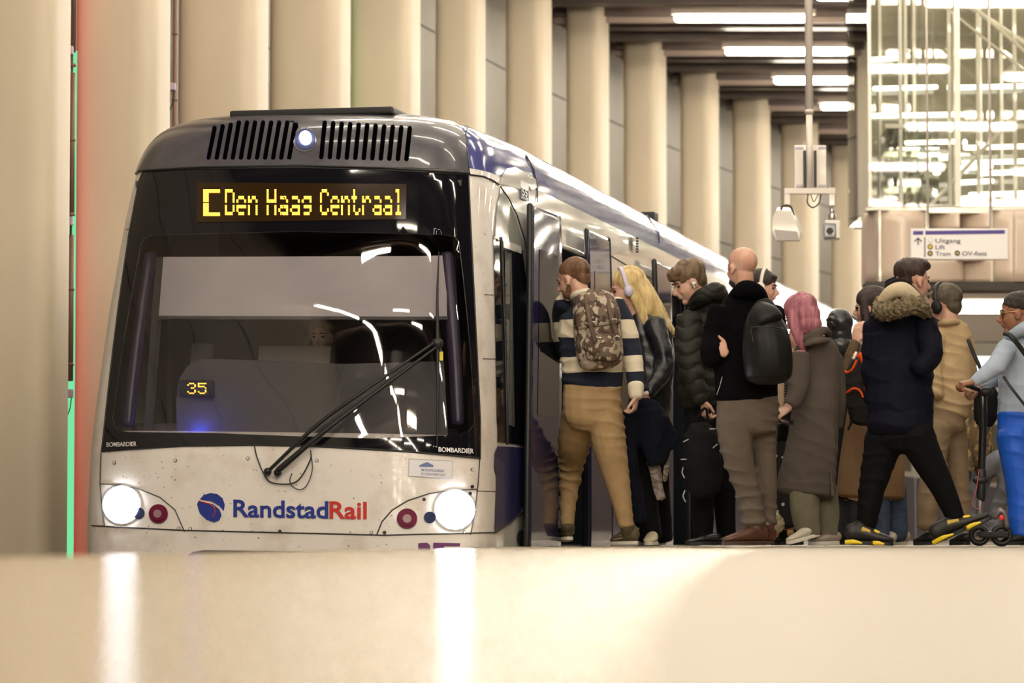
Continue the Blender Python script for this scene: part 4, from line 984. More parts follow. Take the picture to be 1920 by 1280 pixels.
    def shoe(s, heel, toe, h, m, sole=None, shaft=None, name='shoe', w=.045, toeh=.6, solem=None, extra=None):
        """heel, toe: (px, py of the sole, depth); h ankle height px"""
        A = s.p(*heel); B = s.p(*toe); k = s.k; L = (B-A).length; dx = (B-A)/L; up = Vector((0, 0, 1)); up = (up-dx*up.dot(dx)).normalized(); bm = BM()
        so = .016
        def N(t, z): return A+dx*L*t+up*z
        hh = h*k
        prof = [(.10, .62), (.22, .66), (.42, .55), (.62, .40), (.80, .30*toeh/.6), (.93, .22*toeh/.6)]
        ref = dx.cross(up)
        tube(bm, [N(t, so+hh*z/2) for t, z in prof], [(hh*z/2, w*(.85 if t < .3 else 1.0 if t < .9 else .8)) for t, z in prof], n=16, k=4, ref=ref)
        if shaft: tube(bm, [N(.24, so+hh*.3)]+[s.p(*q[:3]) for q in shaft], [(hh*.34, w*.85)]+[(q[3]*k, q[3]*k) for q in shaft], n=16, k=4)
        o = fleshed(name, bm, m, s.root, .006, 3)
        bs = BM(); out = []
        for j in range(28):
            t = 2*math.pi*j/28; c_, s_ = math.cos(t), math.sin(t); out.append((A+dx*(L*(.5-.5*c_))+ref*(w*1.12*math.copysign(abs(s_)**.7, s_)*(1 if c_ < 0 else .88))))
        lo = [bs.verts.new(q) for q in out]; hi = [bs.verts.new(q+up*(so+.008)) for q in out]
        bs.faces.new(lo); bs.faces.new(hi)
        for j in range(28): bs.faces.new((lo[j], lo[(j+1) % 28], hi[(j+1) % 28], hi[j]))
        bevel(bs, .003, 1); obj('sole', bs, solem or sole or MATS['sole_white'], o, False)
        if extra: extra(o, N, ref, w, hh, so)
        # foot inside
        tube(s.body, [N(.12, so+hh*.3), N(.5, so+hh*.22), N(.85, so+hh*.12)], [(hh*.2, w*.6), (hh*.18, w*.6), (hh*.08, w*.5)], n=10, k=3, ref=ref)
        return o
    def done(s, voxel=.0065): return fleshed('body', s.body, s.sk, s.root, voxel, 2)
mat('sole_white', (.70, .66, .58), rough=.6); M_blk = mat('sole_black', (.01, .01, .01), rough=.5)
M_black = cloth('black_cloth', (.010, .010, .012), var=.2); M_blackl = mat('black_leather', (.012, .013, .018), rough=.32, spec=.5, bump=.5, bs=14, bstr=(1, 1, 1.6))
M_brow = mat('brow_dark', (.05, .03, .02), rough=.7)
def box_rot(bm, c, sx, sy, sz, X, Z):
    X = Vector(X).normalized(); Z = Vector(Z).normalized(); Y_ = Z.cross(X).normalized(); Z = X.cross(Y_)
    M = Matrix(((X.x, Y_.x, Z.x, c[0]), (X.y, Y_.y, Z.y, c[1]), (X.z, Y_.z, Z.z, c[2]), (0, 0, 0, 1))); bx(bm, (-sx/2, -sy/2, -sz/2), (sx/2, sy/2, sz/2), M)
HS = [((-.13, 0, .20), (.44, .365, .375)), ((-.28, 0, -.02), (.22, .27, .27))]
def headphones(f, label, m, mc, cat='headphones', r=.37, cup=.13, front=0):
    t = thing('headphones', f.HM.translation, label, cat); M = f.HM
    bm = BM(); tube(bm, [M @ Vector((front-.02, y, z)) for y, z in ((-.385, -.02), (-.39, .2), (-.27, .47), (0, .585), (.27, .47), (.39, .2), (.385, -.02))], [(.028*f.H, .055*f.H)]*7, n=10, k=4, ref=(M.to_3x3() @ Vector((1, 0, 0)))); obj('headband', bm, m, t, True)
    for y in (1, -1):
        bm = BM(); ellipsoid(bm, (front-.03, y*.40, -.06), (cup, .085, cup*1.25), M, 18); obj('ear_cup', bm, mc, t, True)
    return t
# ---- 1 man in the striped sweater
def stripe_mat(name, zs, a, b):
    m = mat(name, a, rough=.9, bump=.3, bs=160); nt = m.node_tree; N = nt.nodes; L = nt.links
    g = N.new('ShaderNodeNewGeometry'); sp = N.new('ShaderNodeSeparateXYZ'); L.new(g.outputs['Position'], sp.inputs[0])
    nz = N.new('ShaderNodeTexNoise'); nz.inputs['Scale'].default_value = 3; L.new(g.outputs['Position'], nz.inputs[0])
    ad = N.new('ShaderNodeMath'); ad.operation = 'MULTIPLY_ADD'; ad.inputs[1].default_value = .05; L.new(nz.outputs[0], ad.inputs[0]); L.new(sp.outputs[2], ad.inputs[2])
    mr = N.new('ShaderNodeMapRange'); mr.inputs[1].default_value = zs[0]; mr.inputs[2].default_value = zs[-1]; L.new(ad.outputs[0], mr.inputs[0])
    cr = N.new('ShaderNodeValToRGB'); cr.color_ramp.interpolation = 'CONSTANT'; L.new(mr.outputs[0], cr.inputs[0]); el = cr.color_ramp.elements
    R_ = zs[-1]-zs[0]; el[0].position = 0; el[0].color = (*a, 1); el[1].position = (zs[1]-zs[0])/R_; el[1].color = (*b, 1)
    for i, z in enumerate(zs[2:-1]): e = el.new((z-zs[0])/R_); e.color = (*(a if i % 2 == 0 else b), 1)
    L.new(cr.outputs[0], N['Principled BSDF'].inputs['Base Color']); return m
def zpx(y, Y): return W(1000, y, Y).z
f = Fig(22.9, 1120, 'person in a navy and cream striped sweater stepping through the first train door', 'fair')
M = f.head(1073, 524, 73, 150, pitch=-18, d=.0, neck=(1092, 568, .02))
f.hair([((-.13, 0, .19), (.43, .355, .37)), ((-.30, 0, -.04), (.19, .25, .24))], hairmat('hair_auburn', (.20, .10, .045), (.10, .045, .02)), disp=folds(.002, 60, 20, 5, False))
f.hair([((.16, 0, -.33), (.21, .235, .16)), ((.06, .17, -.2), (.13, .10, .16)), ((.06, -.17, -.2), (.13, .10, .16))], mat('beard_brown', (.16, .075, .04), rough=.8, bump=.5, bs=200), name='beard', disp=folds(.001, 60, 60, 5, False))
f.brows(M_brow)
zs = [zpx(y, 22.9)+.025 for y in (760, 704, 672, 640, 604, 562, 520)]
MS1 = stripe_mat('striped_knit', [zpx(y, 22.9)+.025 for y in (800, 727, 699, 669, 636, 600, 560, 480)], (.66, .58, .44), (.008, .011, .028))
# ramp order from the bottom: cream, navy, cream, navy, cream, navy, cream
f.part('sweater', [[(1092, 560, .04, 27, 22), (1100, 578, .03, 52, 30), (1108, 610, 0, 62, 36), (1112, 660, 0, 62, 38), (1112, 705, 0, 58, 38), (1110, 722, 0, 57, 38)],
  [(1060, 566, .1, 20), (1052, 590, .25, 19), (1056, 640, .35, 17), (1054, 668, .6, 15)],
  [(1150, 572, 0, 24), (1170, 610, -.02, 22), (1183, 660, -.05, 21), (1190, 700, -.12, 18), (1192, 738, -.18, 15)]], MS1, disp=folds(.008, 9, 16, 2), body=.75)
f.part('collar', [[(1070, 558, .05, 9), (1085, 552, -.10, 9), (1104, 549, -.12, 9), (1118, 562, -.02, 9)]], mat('collar_cream', (.70, .64, .50), rough=.9, bump=.3, bs=160), body=0)
f.part('cuff', [[(1192, 722, -.17, 16), (1193, 742, -.18, 14)]], MATS['collar_cream'], body=0)
f.hand(1193, 744, -.18, (-.15, 0, -1), (1, -.3, 0), L=.17, curl=40, side=1)
MT1 = cloth('beige_chino', (.40, .27, .14), var=.12)
f.part('trousers', [[(1110, 722, 0, 55, 36), (1110, 750, -.01, 57, 40), (1110, 778, -.01, 55, 40), (1110, 788, 0, 50, 36)],
  [(1134, 775, -.02, 36), (1142, 830, -.02, 33), (1152, 880, .0, 27), (1163, 930, 0, 21), (1174, 984, .0, 16)],
  [(1088, 775, .05, 36), (1078, 825, .25, 32), (1072, 870, .5, 25), (1066, 930, .55, 18), (1064, 985, .5, 15)]], MT1, disp=[folds(.011, 9, 20, 4)])
def dark_sneak(o, N, ref, w, hh, so):
    for z, t0, t1 in ((.35, .15, .75), (.6, .12, .55), (.85, .1, .4)):
        for sg_ in (-1, 1):
            bm = BM(); tube(bm, [N(t0, so+hh*z*.62)+ref*sg_*w*.86, N((t0+t1)/2, so+hh*(z*.62-.05))+ref*sg_*w*1.0, N(t1, so+hh*(z*.5-.06))+ref*sg_*w*.9], [.004]*3, n=6, k=3); obj('shoe_stripe', bm, mat('shoe_tan_stripe', (.45, .36, .22)), o, True)
MSH1 = mat('sneaker_olive', (.10, .08, .045), rough=.7)
f.shoe((1194, 1021, -.0), (1148, 1022, .22), 50, MSH1, shaft=[(1175, 985, 0, 14)], extra=dark_sneak)
f.shoe((1068, 1012, .5), (1052, 1016, .75), 42, MSH1, shaft=[(1064, 985, .5, 13)], extra=dark_sneak)
f.done()
# camouflage backpack
def camo(name, cs, sc=9):
    m = mat(name, cs[0], rough=.8, bump=.2, bs=200); nt = m.node_tree; N = nt.nodes; L = nt.links; tc = N.new('ShaderNodeTexCoord'); prev = None
    for i, c in enumerate(cs[1:]):
        n = N.new('ShaderNodeTexNoise'); n.inputs['Scale'].default_value = sc*(1+.25*i); n.inputs['Detail'].default_value = 1.5; mp = N.new('ShaderNodeMapping'); mp.inputs['Location'].default_value = (i*7.3, i*3.1, i*5.7); L.new(tc.outputs['Object'], mp.inputs[0]); L.new(mp.outputs[0], n.inputs[0])
        g = N.new('ShaderNodeMath'); g.operation = 'GREATER_THAN'; g.inputs[1].default_value = .53+.015*i; L.new(n.outputs[0], g.inputs[0])
        x = N.new('ShaderNodeMix'); x.data_type = 'RGBA'; x.inputs[7].default_value = (*c, 1); L.new(g.outputs[0], x.inputs[0])
        if prev is None: x.inputs[6].default_value = (*cs[0], 1)
        else: L.new(prev, x.inputs[6])
        prev = x.outputs[2]
    L.new(prev, N['Principled BSDF'].inputs['Base Color']); return m
class Item(Fig):
    def __init__(s, name, Y, px, py, label, cat, group=None):
        s.Y = Y; s.root = thing(name, W(px, py, Y), label, cat, group); s.k = Y/FPX; s.body = BM()
MC = camo('camouflage_fabric', [(.10, .062, .04), (.33, .26, .195), (.05, .033, .022), (.14, .10, .07), (.42, .35, .27)], 11)
b = Item('backpack', 22.72, 1122, 685, 'brown camouflage backpack on the back of the striped sweater', 'backpack')
b.part('pack_body', [[(1118, 562, 0, 34, 20), (1118, 580, -.03, 44, 28), (1121, 630, -.05, 46, 34), (1126, 672, -.05, 44, 32), (1128, 684, -.04, 38, 26)]], MC, body=0, disp=folds(.004, 14, 14, 3), cap=.3)
b.part('flap', [[(1116, 556, 0, 36, 20), (1117, 575, -.06, 43, 28), (1120, 598, -.085, 45, 31), (1122, 612, -.09, 43, 28)]], MC, body=0, disp=folds(.003, 14, 14, 6), cap=.2)
b.part('front_pocket', [[(1128, 632, -.14, 34, 18), (1131, 655, -.15, 35, 20), (1131, 672, -.14, 32, 16)]], MC, body=0, disp=folds(.003, 14, 14, 8), cap=.3)
M_strap = mat('strap_brown', (.10, .062, .04), rough=.7)
for x0, x1, y0, y1 in ((1098, 1116, 552, 640), (1136, 1160, 550, 636)):
    bm = BM(); tube(bm, [b.p(x0, y0, -.10), b.p((x0+x1)/2-2, (y0+y1)/2, -.22), b.p(x1, y1, -.235)], [(4.5*b.k, .004)]*3, n=8, k=4); obj('strap', bm, M_strap, b.root, True)
for x, y in ((1115, 607), (1152, 602), (1123, 636), (1157, 634)):
    bm = BM(); q = [b.p(x+dx, y+dy, -.25) for dx, dy in ((-4, -4), (4, -4), (4, 4), (-4, 4), (-4, -4))]; tube(bm, q, [.0035]*5, n=6, k=1); obj('buckle', bm, mat('buckle_silver', (.7, .65, .6), rough=.25, metal=1), b.root, True)
bm = BM(); tube(bm, [b.p(1098, 552, 0), b.p(1104, 544, 0), b.p(1112, 545, 0), b.p(1116, 553, 0)], [.008]*4, n=8, k=3); obj('carry_loop', bm, M_strap, b.root, True)
for sx in (1085, 1140):
    bm = BM(); tube(bm, [b.p(sx, 562, .02), b.p(sx-4, 552, .12), b.p(sx-6, 566, .28)], [(.02, .006)]*3, n=8, k=4); obj('shoulder_strap', bm, M_strap, b.root, True)
# ---- 2 blonde woman
f = Fig(23.5, 1215, 'person with long blonde hair and lilac headphones in a black leather jacket', 'pale')
M = f.head(1174, 543, 74, 186, pitch=-14, neck=(1196, 590, .02))
f.brows(mat('brow_blonde', (.30, .19, .08), rough=.7))
f.hair([((-.13, 0, .21), (.44, .375, .38)), ((-.30, 0, .0), (.24, .30, .36))], hairmat('hair_blonde', (.80, .62, .30), (.50, .34, .13)),
  chains=[[(-.25, .0, .15, .30, .34), (-.42, 0, -.25, .30, .36), (-.52, .0, -.65, .30, .34), (-.72, 0, -1.05, .20, .28), (-.92, 0, -1.40, .07, .14)],
          [(-.02, .26, .1, .10, .10), (-.12, .30, -.35, .12, .12), (-.22, .26, -.85, .12, .12), (-.24, .22, -1.25, .10, .09), (-.28, .2, -1.55, .03, .03)]], disp=[folds(.006, 30, 5, 5, False), folds(.003, 70, 8, 8, False)])
headphones(f, 'lilac over-ear headphones on the blonde hair', mat('headphone_lilac', (.55, .50, .66), rough=.35), mat('headphone_lilac', (.55, .50, .66)), front=.04, cup=.12)
f.part('leather_jacket', [[(1200, 592, .02, 22, 22), (1212, 612, .02, 40, 30), (1222, 650, .02, 42, 34), (1222, 700, .02, 40, 34), (1218, 745, .02, 40, 34), (1216, 768, .02, 40, 34)],
  [(1228, 606, -.10, 21), (1240, 650, -.16, 19), (1243, 690, -.20, 18), (1230, 716, -.28, 15), (1216, 734, -.34, 12)],
  [(1190, 606, .2, 18), (1186, 660, .3, 17), (1190, 720, .25, 14)]], M_blackl, disp=folds(.010, 6, 8, 11, False))
f.hand(1216, 736, -.34, (-.35, -.1, -.9), (1, -.5, .2), L=.16, curl=45)
f.part('trousers', [[(1214, 760, .02, 38, 32), (1212, 800, .02, 38, 32), (1210, 840, 0, 34, 30)],
  [(1204, 830, -.05, 28), (1206, 880, -.05, 25), (1210, 940, -.05, 25), (1216, 1004, -.05, 26)], [(1226, 830, .12, 26), (1232, 900, .2, 24), (1240, 1006, .25, 22)]], cloth('black_trousers', (.006, .006, .008)), disp=folds(.008, 12, 12, 12))
f.shoe((1226, 1021, -.05), (1216, 1022, -.32), 34, mat('shoe_cream', (.60, .50, .34), rough=.6)); f.shoe((1246, 1021, .25), (1222, 1022, .35), 30, MATS['shoe_cream'])
f.done()
wtc = thing('wristwatch', f.p(1213, 737, -.36), 'small pale wristwatch on the wrist below the leather sleeve', 'watch')
bm = BM(); c_ = f.p(1214, 735, -.34); tube(bm, [c_+Vector((.03*math.cos(a), .03*math.sin(a), .006*math.cos(a))) for a in np.linspace(0, 6.28, 12)], [(.008, .004)]*12, n=6, k=1); obj('watch_strap', bm, mat('watch_pale', (.7, .66, .6), rough=.3), wtc, True)
bm = BM(); ellipsoid(bm, f.p(1213, 737, -.375), (.014, .008, .014)); obj('watch_face', bm, MATS['watch_pale'], wtc, True)
ct_ = Item('coat', 23.15, 1215, 820, 'dark folded coat draped over the arm between the two doors', 'coat')
ct_.part('coat_cloth', [[(1186, 764, 0, 16), (1202, 757, 0, 15), (1222, 766, 0, 16), (1240, 784, 0, 15)], [(1182, 775, 0, 18, 14), (1180, 830, 0, 17, 14), (1184, 880, 0, 16, 12), (1192, 930, .02, 16, 11), (1204, 975, .02, 12, 9)],
  [(1215, 772, -.02, 26, 16), (1224, 810, -.02, 32, 16), (1230, 845, -.02, 26, 14), (1232, 868, -.02, 18, 10)], [(1240, 786, -.04, 16, 12), (1256, 820, -.04, 12, 9), (1262, 838, -.04, 6, 5)]], cloth('navy_wool', (.008, .010, .020)), body=0, disp=folds(.011, 14, 6, 14))
ct_.part('plaid_lining', [[(1222, 850, .03, 14, 6), (1230, 890, .03, 12, 6), (1234, 915, .03, 11, 5), (1240, 935, .03, 10, 5)]], camo('plaid_grey', [(.20, .165, .15), (.10, .085, .08), (.34, .29, .26)], 22), body=0, disp=folds(.006, 20, 8, 15))
ct_.part('collar_fur', [[(1252, 828, .02, 6), (1246, 845, .02, 5), (1250, 870, .02, 6), (1246, 900, .02, 5)]], camo('fleck_fur', [(.34, .28, .22), (.12, .1, .08)], 60), body=0)
# ---- 3 man in the dark puffer
f = Fig(22.8, 1320, 'person with brown swept hair in a dark olive puffer jacket looking down', 'fair')
M = f.head(1290, 530, 74, 197, pitch=-24, neck=(1312, 570, .03))
f.brows(M_brow)
f.hair([((-.12, 0, .23), (.47, .39, .37)), ((-.28, 0, .02), (.24, .33, .34)), ((.16, 0, .36), (.28, .30, .17)), ((.30, .0, .27), (.14, .22, .14))], hairmat('hair_brown', (.22, .145, .085), (.10, .062, .035)), disp=[folds(.007, 24, 14, 7, False), folds(.003, 70, 20, 8, False)])
eb = thing('earbud', f.HM @ Vector((.0, -.38, -.05)), 'white wireless earbud in the ear of the person in the puffer jacket', 'earbud')
bm = BM(); ellipsoid(bm, (.0, .39, -.04), (.05, .04, .05), f.HM, 12); tube(bm, [f.HM @ Vector((.02, .41, -.04)), f.HM @ Vector((.04, .41, -.17))], [.003, .003], n=8, k=1); obj('bud', bm, mat('bud_white', (.8, .78, .74), rough=.2), eb, True)
f.part('shirt_collar', [[(1296, 563, .0, 8), (1308, 555, -.10, 8), (1322, 552, -.08, 7)]], mat('pink_collar', (.50, .40, .44), rough=.8), body=0)
MP = cloth('olive_black_nylon', (.017, .017, .013), rough=.55, var=.25, spec=.25)
f.part('puffer_jacket', [[(1322, 574, .02, 32, 26), (1326, 600, .02, 52, 38), (1328, 650, .02, 56, 42), (1324, 700, .02, 54, 42), (1322, 740, .02, 52, 42), (1322, 752, .02, 50, 40)],
  [(1292, 598, -.14, 24), (1290, 650, -.20, 25), (1298, 700, -.24, 22), (1314, 748, -.26, 18)], [(1345, 600, .2, 22), (1350, 680, .25, 20)]], MP, disp=[puffer(.013, .098, 2, .02), folds(.003, 16, 20, 3)], voxel=.008, smooth=3)
f.part('puffer_hood', [[(1300, 570, -.05, 12), (1318, 554, -.14, 15), (1344, 546, -.12, 17), (1352, 560, .05, 15)], [(1322, 560, -.02, 24, 20), (1344, 566, .02, 20, 20)]], MP, body=0, disp=puffer(.007, .05, 4, .02), voxel=.008)
f.hand(1319, 752, -.26, (.12, -.1, -1), (-1, -.5, 0), L=.19, curl=48, side=-1)
f.part('trousers', [[(1326, 748, .02, 46, 38), (1328, 790, .02, 44, 36)], [(1312, 790, -.05, 30), (1316, 870, -.05, 25), (1318, 940, -.05, 22), (1318, 1002, -.05, 20)], [(1344, 790, .1, 30), (1352, 870, .1, 26), (1358, 940, .1, 22), (1362, 1002, .1, 19)]], MATS['black_trousers'], disp=folds(.006, 12, 16, 21))
MB = mat('polished_black', (.010, .010, .010), rough=.18, spec=.6)
f.shoe((1350, 1021, -.08), (1284, 1022, -.10), 30, MB, solem=M_blk, toeh=.5); f.shoe((1386, 1021, .1), (1326, 1022, .1), 30, MB, solem=M_blk, toeh=.5)
f.done()
b = Item('backpack', 22.45, 1318, 925, 'black backpack with grey reflective dashes hanging low from a hand under the puffer jacket', 'backpack')
b.part('pack_body', [[(1312, 800, 0, 22, 16), (1314, 820, 0, 33, 22), (1316, 860, 0, 37, 26), (1320, 900, 0, 36, 24), (1324, 922, 0, 28, 18)]], M_black, body=0, disp=folds(.005, 12, 12, 23))
bm = BM(); tube(bm, [b.p(1304, 800, 0), b.p(1312, 776, -.02), b.p(1324, 766, -.02), b.p(1328, 800, 0)], [.009]*4, n=8, k=4); obj('carry_loop', bm, M_black, b.root, True)
for x, y, a in ((1286, 826, -.45), (1336, 804, -.05), (1341, 836, -.7), (1282, 861, 0)):
    bm = BM(); dx, dy = 5*math.cos(a), 5*math.sin(a); tube(bm, [b.p(x-dx, y-dy, -.115 if 1290 < x else -.06), b.p(x+dx, y+dy, -.115 if 1290 < x else -.06)], [.004, .004], n=6, k=1); obj('reflective_dash', bm, mat('reflective_grey', (.4, .4, .4), rough=.3), b.root, True)
for x, y in ((1282, 885), (1286, 905), (1284, 930)):
    bm = BM(); tube(bm, [b.p(x, y-10, -.02), b.p(x-3, y, -.02), b.p(x+1, y+10, -.02)], [.005]*3, n=6, k=3); obj('strap_end', bm, MATS['reflective_grey'] if y != 905 else M_black, b.root, True)
# ---- 4 bald man
f = Fig(21.5, 1405, 'bald person in a black fleece, grey trousers and brown boots with the large black backpack', 'fair')
M = f.head(1389, 502, 75, 128, pitch=-4, neck=(1394, 556, .02), scale=(1, 1, 1))
f.hair([((.17, 0, -.34), (.20, .225, .15))], mat('beard_dark', (.035, .022, .016), rough=.8, bump=.5, bs=200), name='beard', disp=folds(.001, 60, 60, 5, False))
f.part('fleece', [[(1400, 545, .02, 26, 24), (1400, 566, .02, 46, 32), (1400, 600, .01, 62, 38), (1398, 650, .0, 60, 40), (1398, 700, .0, 60, 40), (1400, 744, .0, 60, 40)],
  [(1352, 586, -.02, 26), (1340, 630, -.02, 24), (1334, 668, -.1, 22), (1350, 672, .1, 18)], [(1446, 586, .0, 26), (1458, 640, .0, 22), (1462, 690, .02, 20), (1440, 700, .2, 16)]], cloth('black_fleece', (.004, .004, .005), rough=1, bump=.5, bs=120, spec=.05), disp=folds(.006, 10, 12, 31))
f.part('fleece_collar', [[(1376, 556, .02, 12), (1396, 540, -.13, 15), (1418, 546, -.1, 15), (1430, 560, .03, 12)]], MATS['black_fleece'], body=0)
f.hand(1357, 660, -.13, (-.6, -.1, .4), (0, -1, 0), L=.08, curl=55)
f.part('watch_cord', [[(1354, 706, -.25, .7), (1350, 722, -.25, .7), (1344, 740, -.24, .7)]], MATS['reflective_grey'], body=0, voxel=.002, smooth=0, disp=None)
MG = cloth('grey_brown_twill', (.12, .095, .075), var=.12)
f.part('trousers', [[(1402, 742, .0, 58, 36), (1402, 770, .0, 60, 40), (1400, 800, .0, 58, 38)],
  [(1374, 790, -.03, 34), (1384, 850, -.04, 30), (1394, 890, -.02, 26), (1406, 935, .0, 24), (1414, 982, .0, 22)],
  [(1428, 790, .06, 31), (1432, 850, .08, 26), (1436, 900, .1, 23), (1440, 950, .12, 18), (1440, 978, .12, 16)]], MG, disp=[folds(.012, 9, 20, 33)])
MBT = mat('boot_brown', (.085, .032, .018), rough=.35, var=.3, vs=12)
f.shoe((1438, 1021, .0), (1354, 1022, -.12), 52, MBT, solem=mat('boot_sole', (.045, .02, .012), rough=.5), shaft=[(1414, 980, .0, 20)], name='boot'); f.shoe((1452, 1021, .15), (1392, 1022, .18), 46, MBT, solem=MATS['boot_sole'], shaft=[(1438, 984, .12, 15)], name='boot')
f.done()
b = Item('backpack', 21.25, 1436, 720, 'large plain black backpack hanging off the shoulder of the bald person', 'backpack')
MBP = mat('black_nylon', (.007, .0065, .0065), rough=.5, bump=.4, bs=9, spec=.25)
b.part('pack_body', [[(1424, 582, 0, 24, 18), (1430, 600, -.02, 36, 28), (1437, 640, -.03, 46, 38), (1440, 680, -.03, 47, 38), (1440, 704, -.02, 44, 32), (1440, 712, -.02, 38, 26)]], MBP, body=0, disp=folds(.005, 10, 8, 41), cap=.35)
b.part('top_flap', [[(1424, 578, -.01, 20, 16), (1432, 592, -.06, 30, 22), (1440, 606, -.09, 32, 22)]], MBP, body=0, disp=folds(.004, 14, 8, 42), cap=.3)
bm = BM(); tube(bm, [b.p(1416, 578, .05), b.p(1424, 568, .1), b.p(1440, 566, .12), b.p(1452, 580, .1)], [(.022, .008)]*4, n=8, k=4); obj('shoulder_strap', bm, MBP, b.root, True)
bm = BM(); tube(bm, [b.p(1412, 640, -.17), b.p(1410, 615, -.12), b.p(1436, 612, -.2), b.p(1468, 616, -.14)], [.004]*4, n=6, k=4); obj('zip', bm, MATS['reflective_grey'] if False else M_rub, b.root, True)
# ---- 5 woman with white headphones
f = Fig(24.4, 1440, 'person with black hair, white headphones and pale jeans half hidden behind the bald person', 'fair')
M = f.head(1432, 540, 64, -18, pitch=-6, neck=(1424, 590, .02))
f.brows(M_brow)
f.hair([((-.12, 0, .22), (.46, .39, .36)), ((-.26, 0, .0), (.24, .33, .34)), ((.22, 0, .34), (.16, .22, .10))], hairmat('hair_black', (.018, .012, .010), (.045, .03, .022)))
hp = headphones(f, 'white over-ear headphones on the black hair behind the bald head', mat('headphone_white', (.72, .66, .60), rough=.35), mat('headphone_white', (.72, .66, .60)), front=.02, cup=.17)
f.part('black_jacket', [[(1424, 590, .0, 24, 22), (1426, 620, 0, 40, 30), (1430, 700, 0, 38, 30), (1432, 800, 0, 38, 30)], [(1452, 600, -.05, 17), (1462, 660, -.05, 15), (1464, 740, -.05, 14)]], M_black, disp=folds(.006, 10, 12, 51))
f.part('jeans', [[(1434, 800, 0, 32, 28), (1436, 830, 0, 30, 26)], [(1436, 830, -.05, 22), (1442, 880, -.05, 18), (1434, 940, -.05, 13), (1430, 985, -.05, 11)], [(1444, 830, .1, 18), (1446, 900, .1, 15), (1442, 980, .1, 11)]], cloth('pale_denim', (.30, .36, .44), var=.2), disp=folds(.006, 12, 18, 52))
f.part('ankle_skin', [[(1436, 975, -.06, 9), (1443, 992, -.06, 10)]], f.sk, body=1.0)
f.shoe((1432, 1019, -.05), (1492, 1019, -.05), 48, mat('clog_tan', (.24, .125, .035), rough=.8), solem=mat('clog_sole', (.13, .07, .03), rough=.6), name='clog', w=.05, toeh=.95); f.shoe((1424, 1021, .12), (1480, 1021, .14), 40, MATS['clog_tan'], solem=MATS['clog_sole'], name='clog', w=.05, toeh=.9)
f.done()
# ---- 6 pink hair
f = Fig(22.2, 1520, 'person with pink shoulder-length hair in a long grey-brown coat and olive trousers', 'fair')
M = f.head(1499, 592, 72, 140, pitch=-22, neck=(1520, 640, .02))
f.hair([((-.12, 0, .20), (.47, .41, .38)), ((-.20, 0, -.05), (.36, .40, .42)), ((-.2, 0, -.32), (.30, .38, .30)), ((.02, 0, -.12), (.32, .37, .40))], hairmat('hair_pink', (.52, .20, .25), (.28, .085, .115)),
  chains=[[(.0, .30, .1, .14, .16), (.05, .28, -.3, .17, .19), (.08, .22, -.70, .13, .15), (.12, .18, -1.05, .05, .07)], [(-.1, -.32, .1, .12, .12), (-.15, -.30, -.35, .12, .12), (-.1, -.25, -.62, .05, .05)]], disp=[folds(.005, 34, 4, 61, False), folds(.0025, 80, 8, 8, False)])
MCO = cloth('grey_wool_coat', (.098, .078, .066), var=.12, vs=5, bump=.35, bs=260)
f.part('long_coat', [[(1528, 634, .02, 30, 22), (1530, 656, .02, 44, 32), (1532, 700, .02, 46, 36), (1530, 760, .0, 46, 38), (1524, 830, .0, 50, 42), (1516, 890, .0, 55, 46), (1512, 922, .0, 57, 48)],
  [(1500, 664, -.14, 22), (1498, 710, -.18, 22), (1492, 742, -.26, 18), (1478, 762, -.34, 13)], [(1562, 668, .05, 20), (1570, 740, .05, 18), (1566, 800, .1, 15)]], MCO, disp=[folds(.013, 9, 1.6, 63), folds(.004, 10, 14, 64)], cap=.25)
f.part('coat_collar', [[(1506, 640, -.08, 6, 8), (1524, 628, -.14, 9, 5), (1545, 619, -.11, 9, 6), (1553, 626, .02, 7, 8)], [(1510, 646, -.14, 5, 8), (1532, 640, -.17, 6, 6), (1552, 638, -.12, 6, 8)]], MCO, body=0)
f.part('coat_vent', [[(1558, 880, -.13, 2.5, 3), (1562, 930, -.14, 5, 4)]], MCO, body=0)
f.part('trousers', [[(1512, 915, .0, 40, 32), (1514, 900, 0, 40, 32)], [(1506, 915, -.06, 29), (1510, 960, -.06, 28), (1520, 1000, -.06, 21)], [(1544, 915, .08, 24), (1550, 960, .08, 22), (1554, 1006, .08, 18)]], cloth('olive_canvas', (.17, .155, .105), var=.15), disp=folds(.010, 14, 12, 65))
def sneak_w(o, N, ref, w, hh, so):
    bm = BM(); tube(bm, [N(.2, so+hh*.2)+ref*w, N(.5, so+hh*.22)+ref*w*1.02, N(.8, so+hh*.12)+ref*w*.9], [.004]*3, n=6, k=3); obj('shoe_stripe', bm, mat('shoe_tan_stripe', (.45, .36, .22)), o, True)
f.shoe((1536, 1004, -.06), (1476, 1021, -.16), 34, mat('sneaker_cream', (.55, .50, .40), rough=.7), extra=sneak_w); f.shoe((1574, 1021, .08), (1516, 1022, .02), 34, mat('sneaker_taupe', (.33, .27, .22), rough=.7))
f.hand(1474, 768, -.34, (-.55, -.2, -.35), (.2, -.3, 1), L=.15, curl=30)
f.done()
ph = Item('mobile_phone', 21.75, 1466, 797, 'thin mobile phone held low in front of the long grey-brown coat', 'phone')
bm = BM(); c_ = ph.p(1466, 790, 0); box_rot(bm, c_, .15, .072, .008, (1, -.1, -.18), (.1, -.35, 1)); bevel(bm, .003); obj('phone_body', bm, MB, ph.root)
bm = BM(); box_rot(bm, c_+Vector((0, -.003, .006)), .14, .064, .002, (1, -.1, -.18), (.1, -.35, 1)); obj('phone_screen', bm, M_blackg, ph.root)
tb_ = Item('tote_bag', 22.9, 1462, 775, 'beige tote bag with black zigzag stitching between the backpack and the grey-brown coat', 'bag')
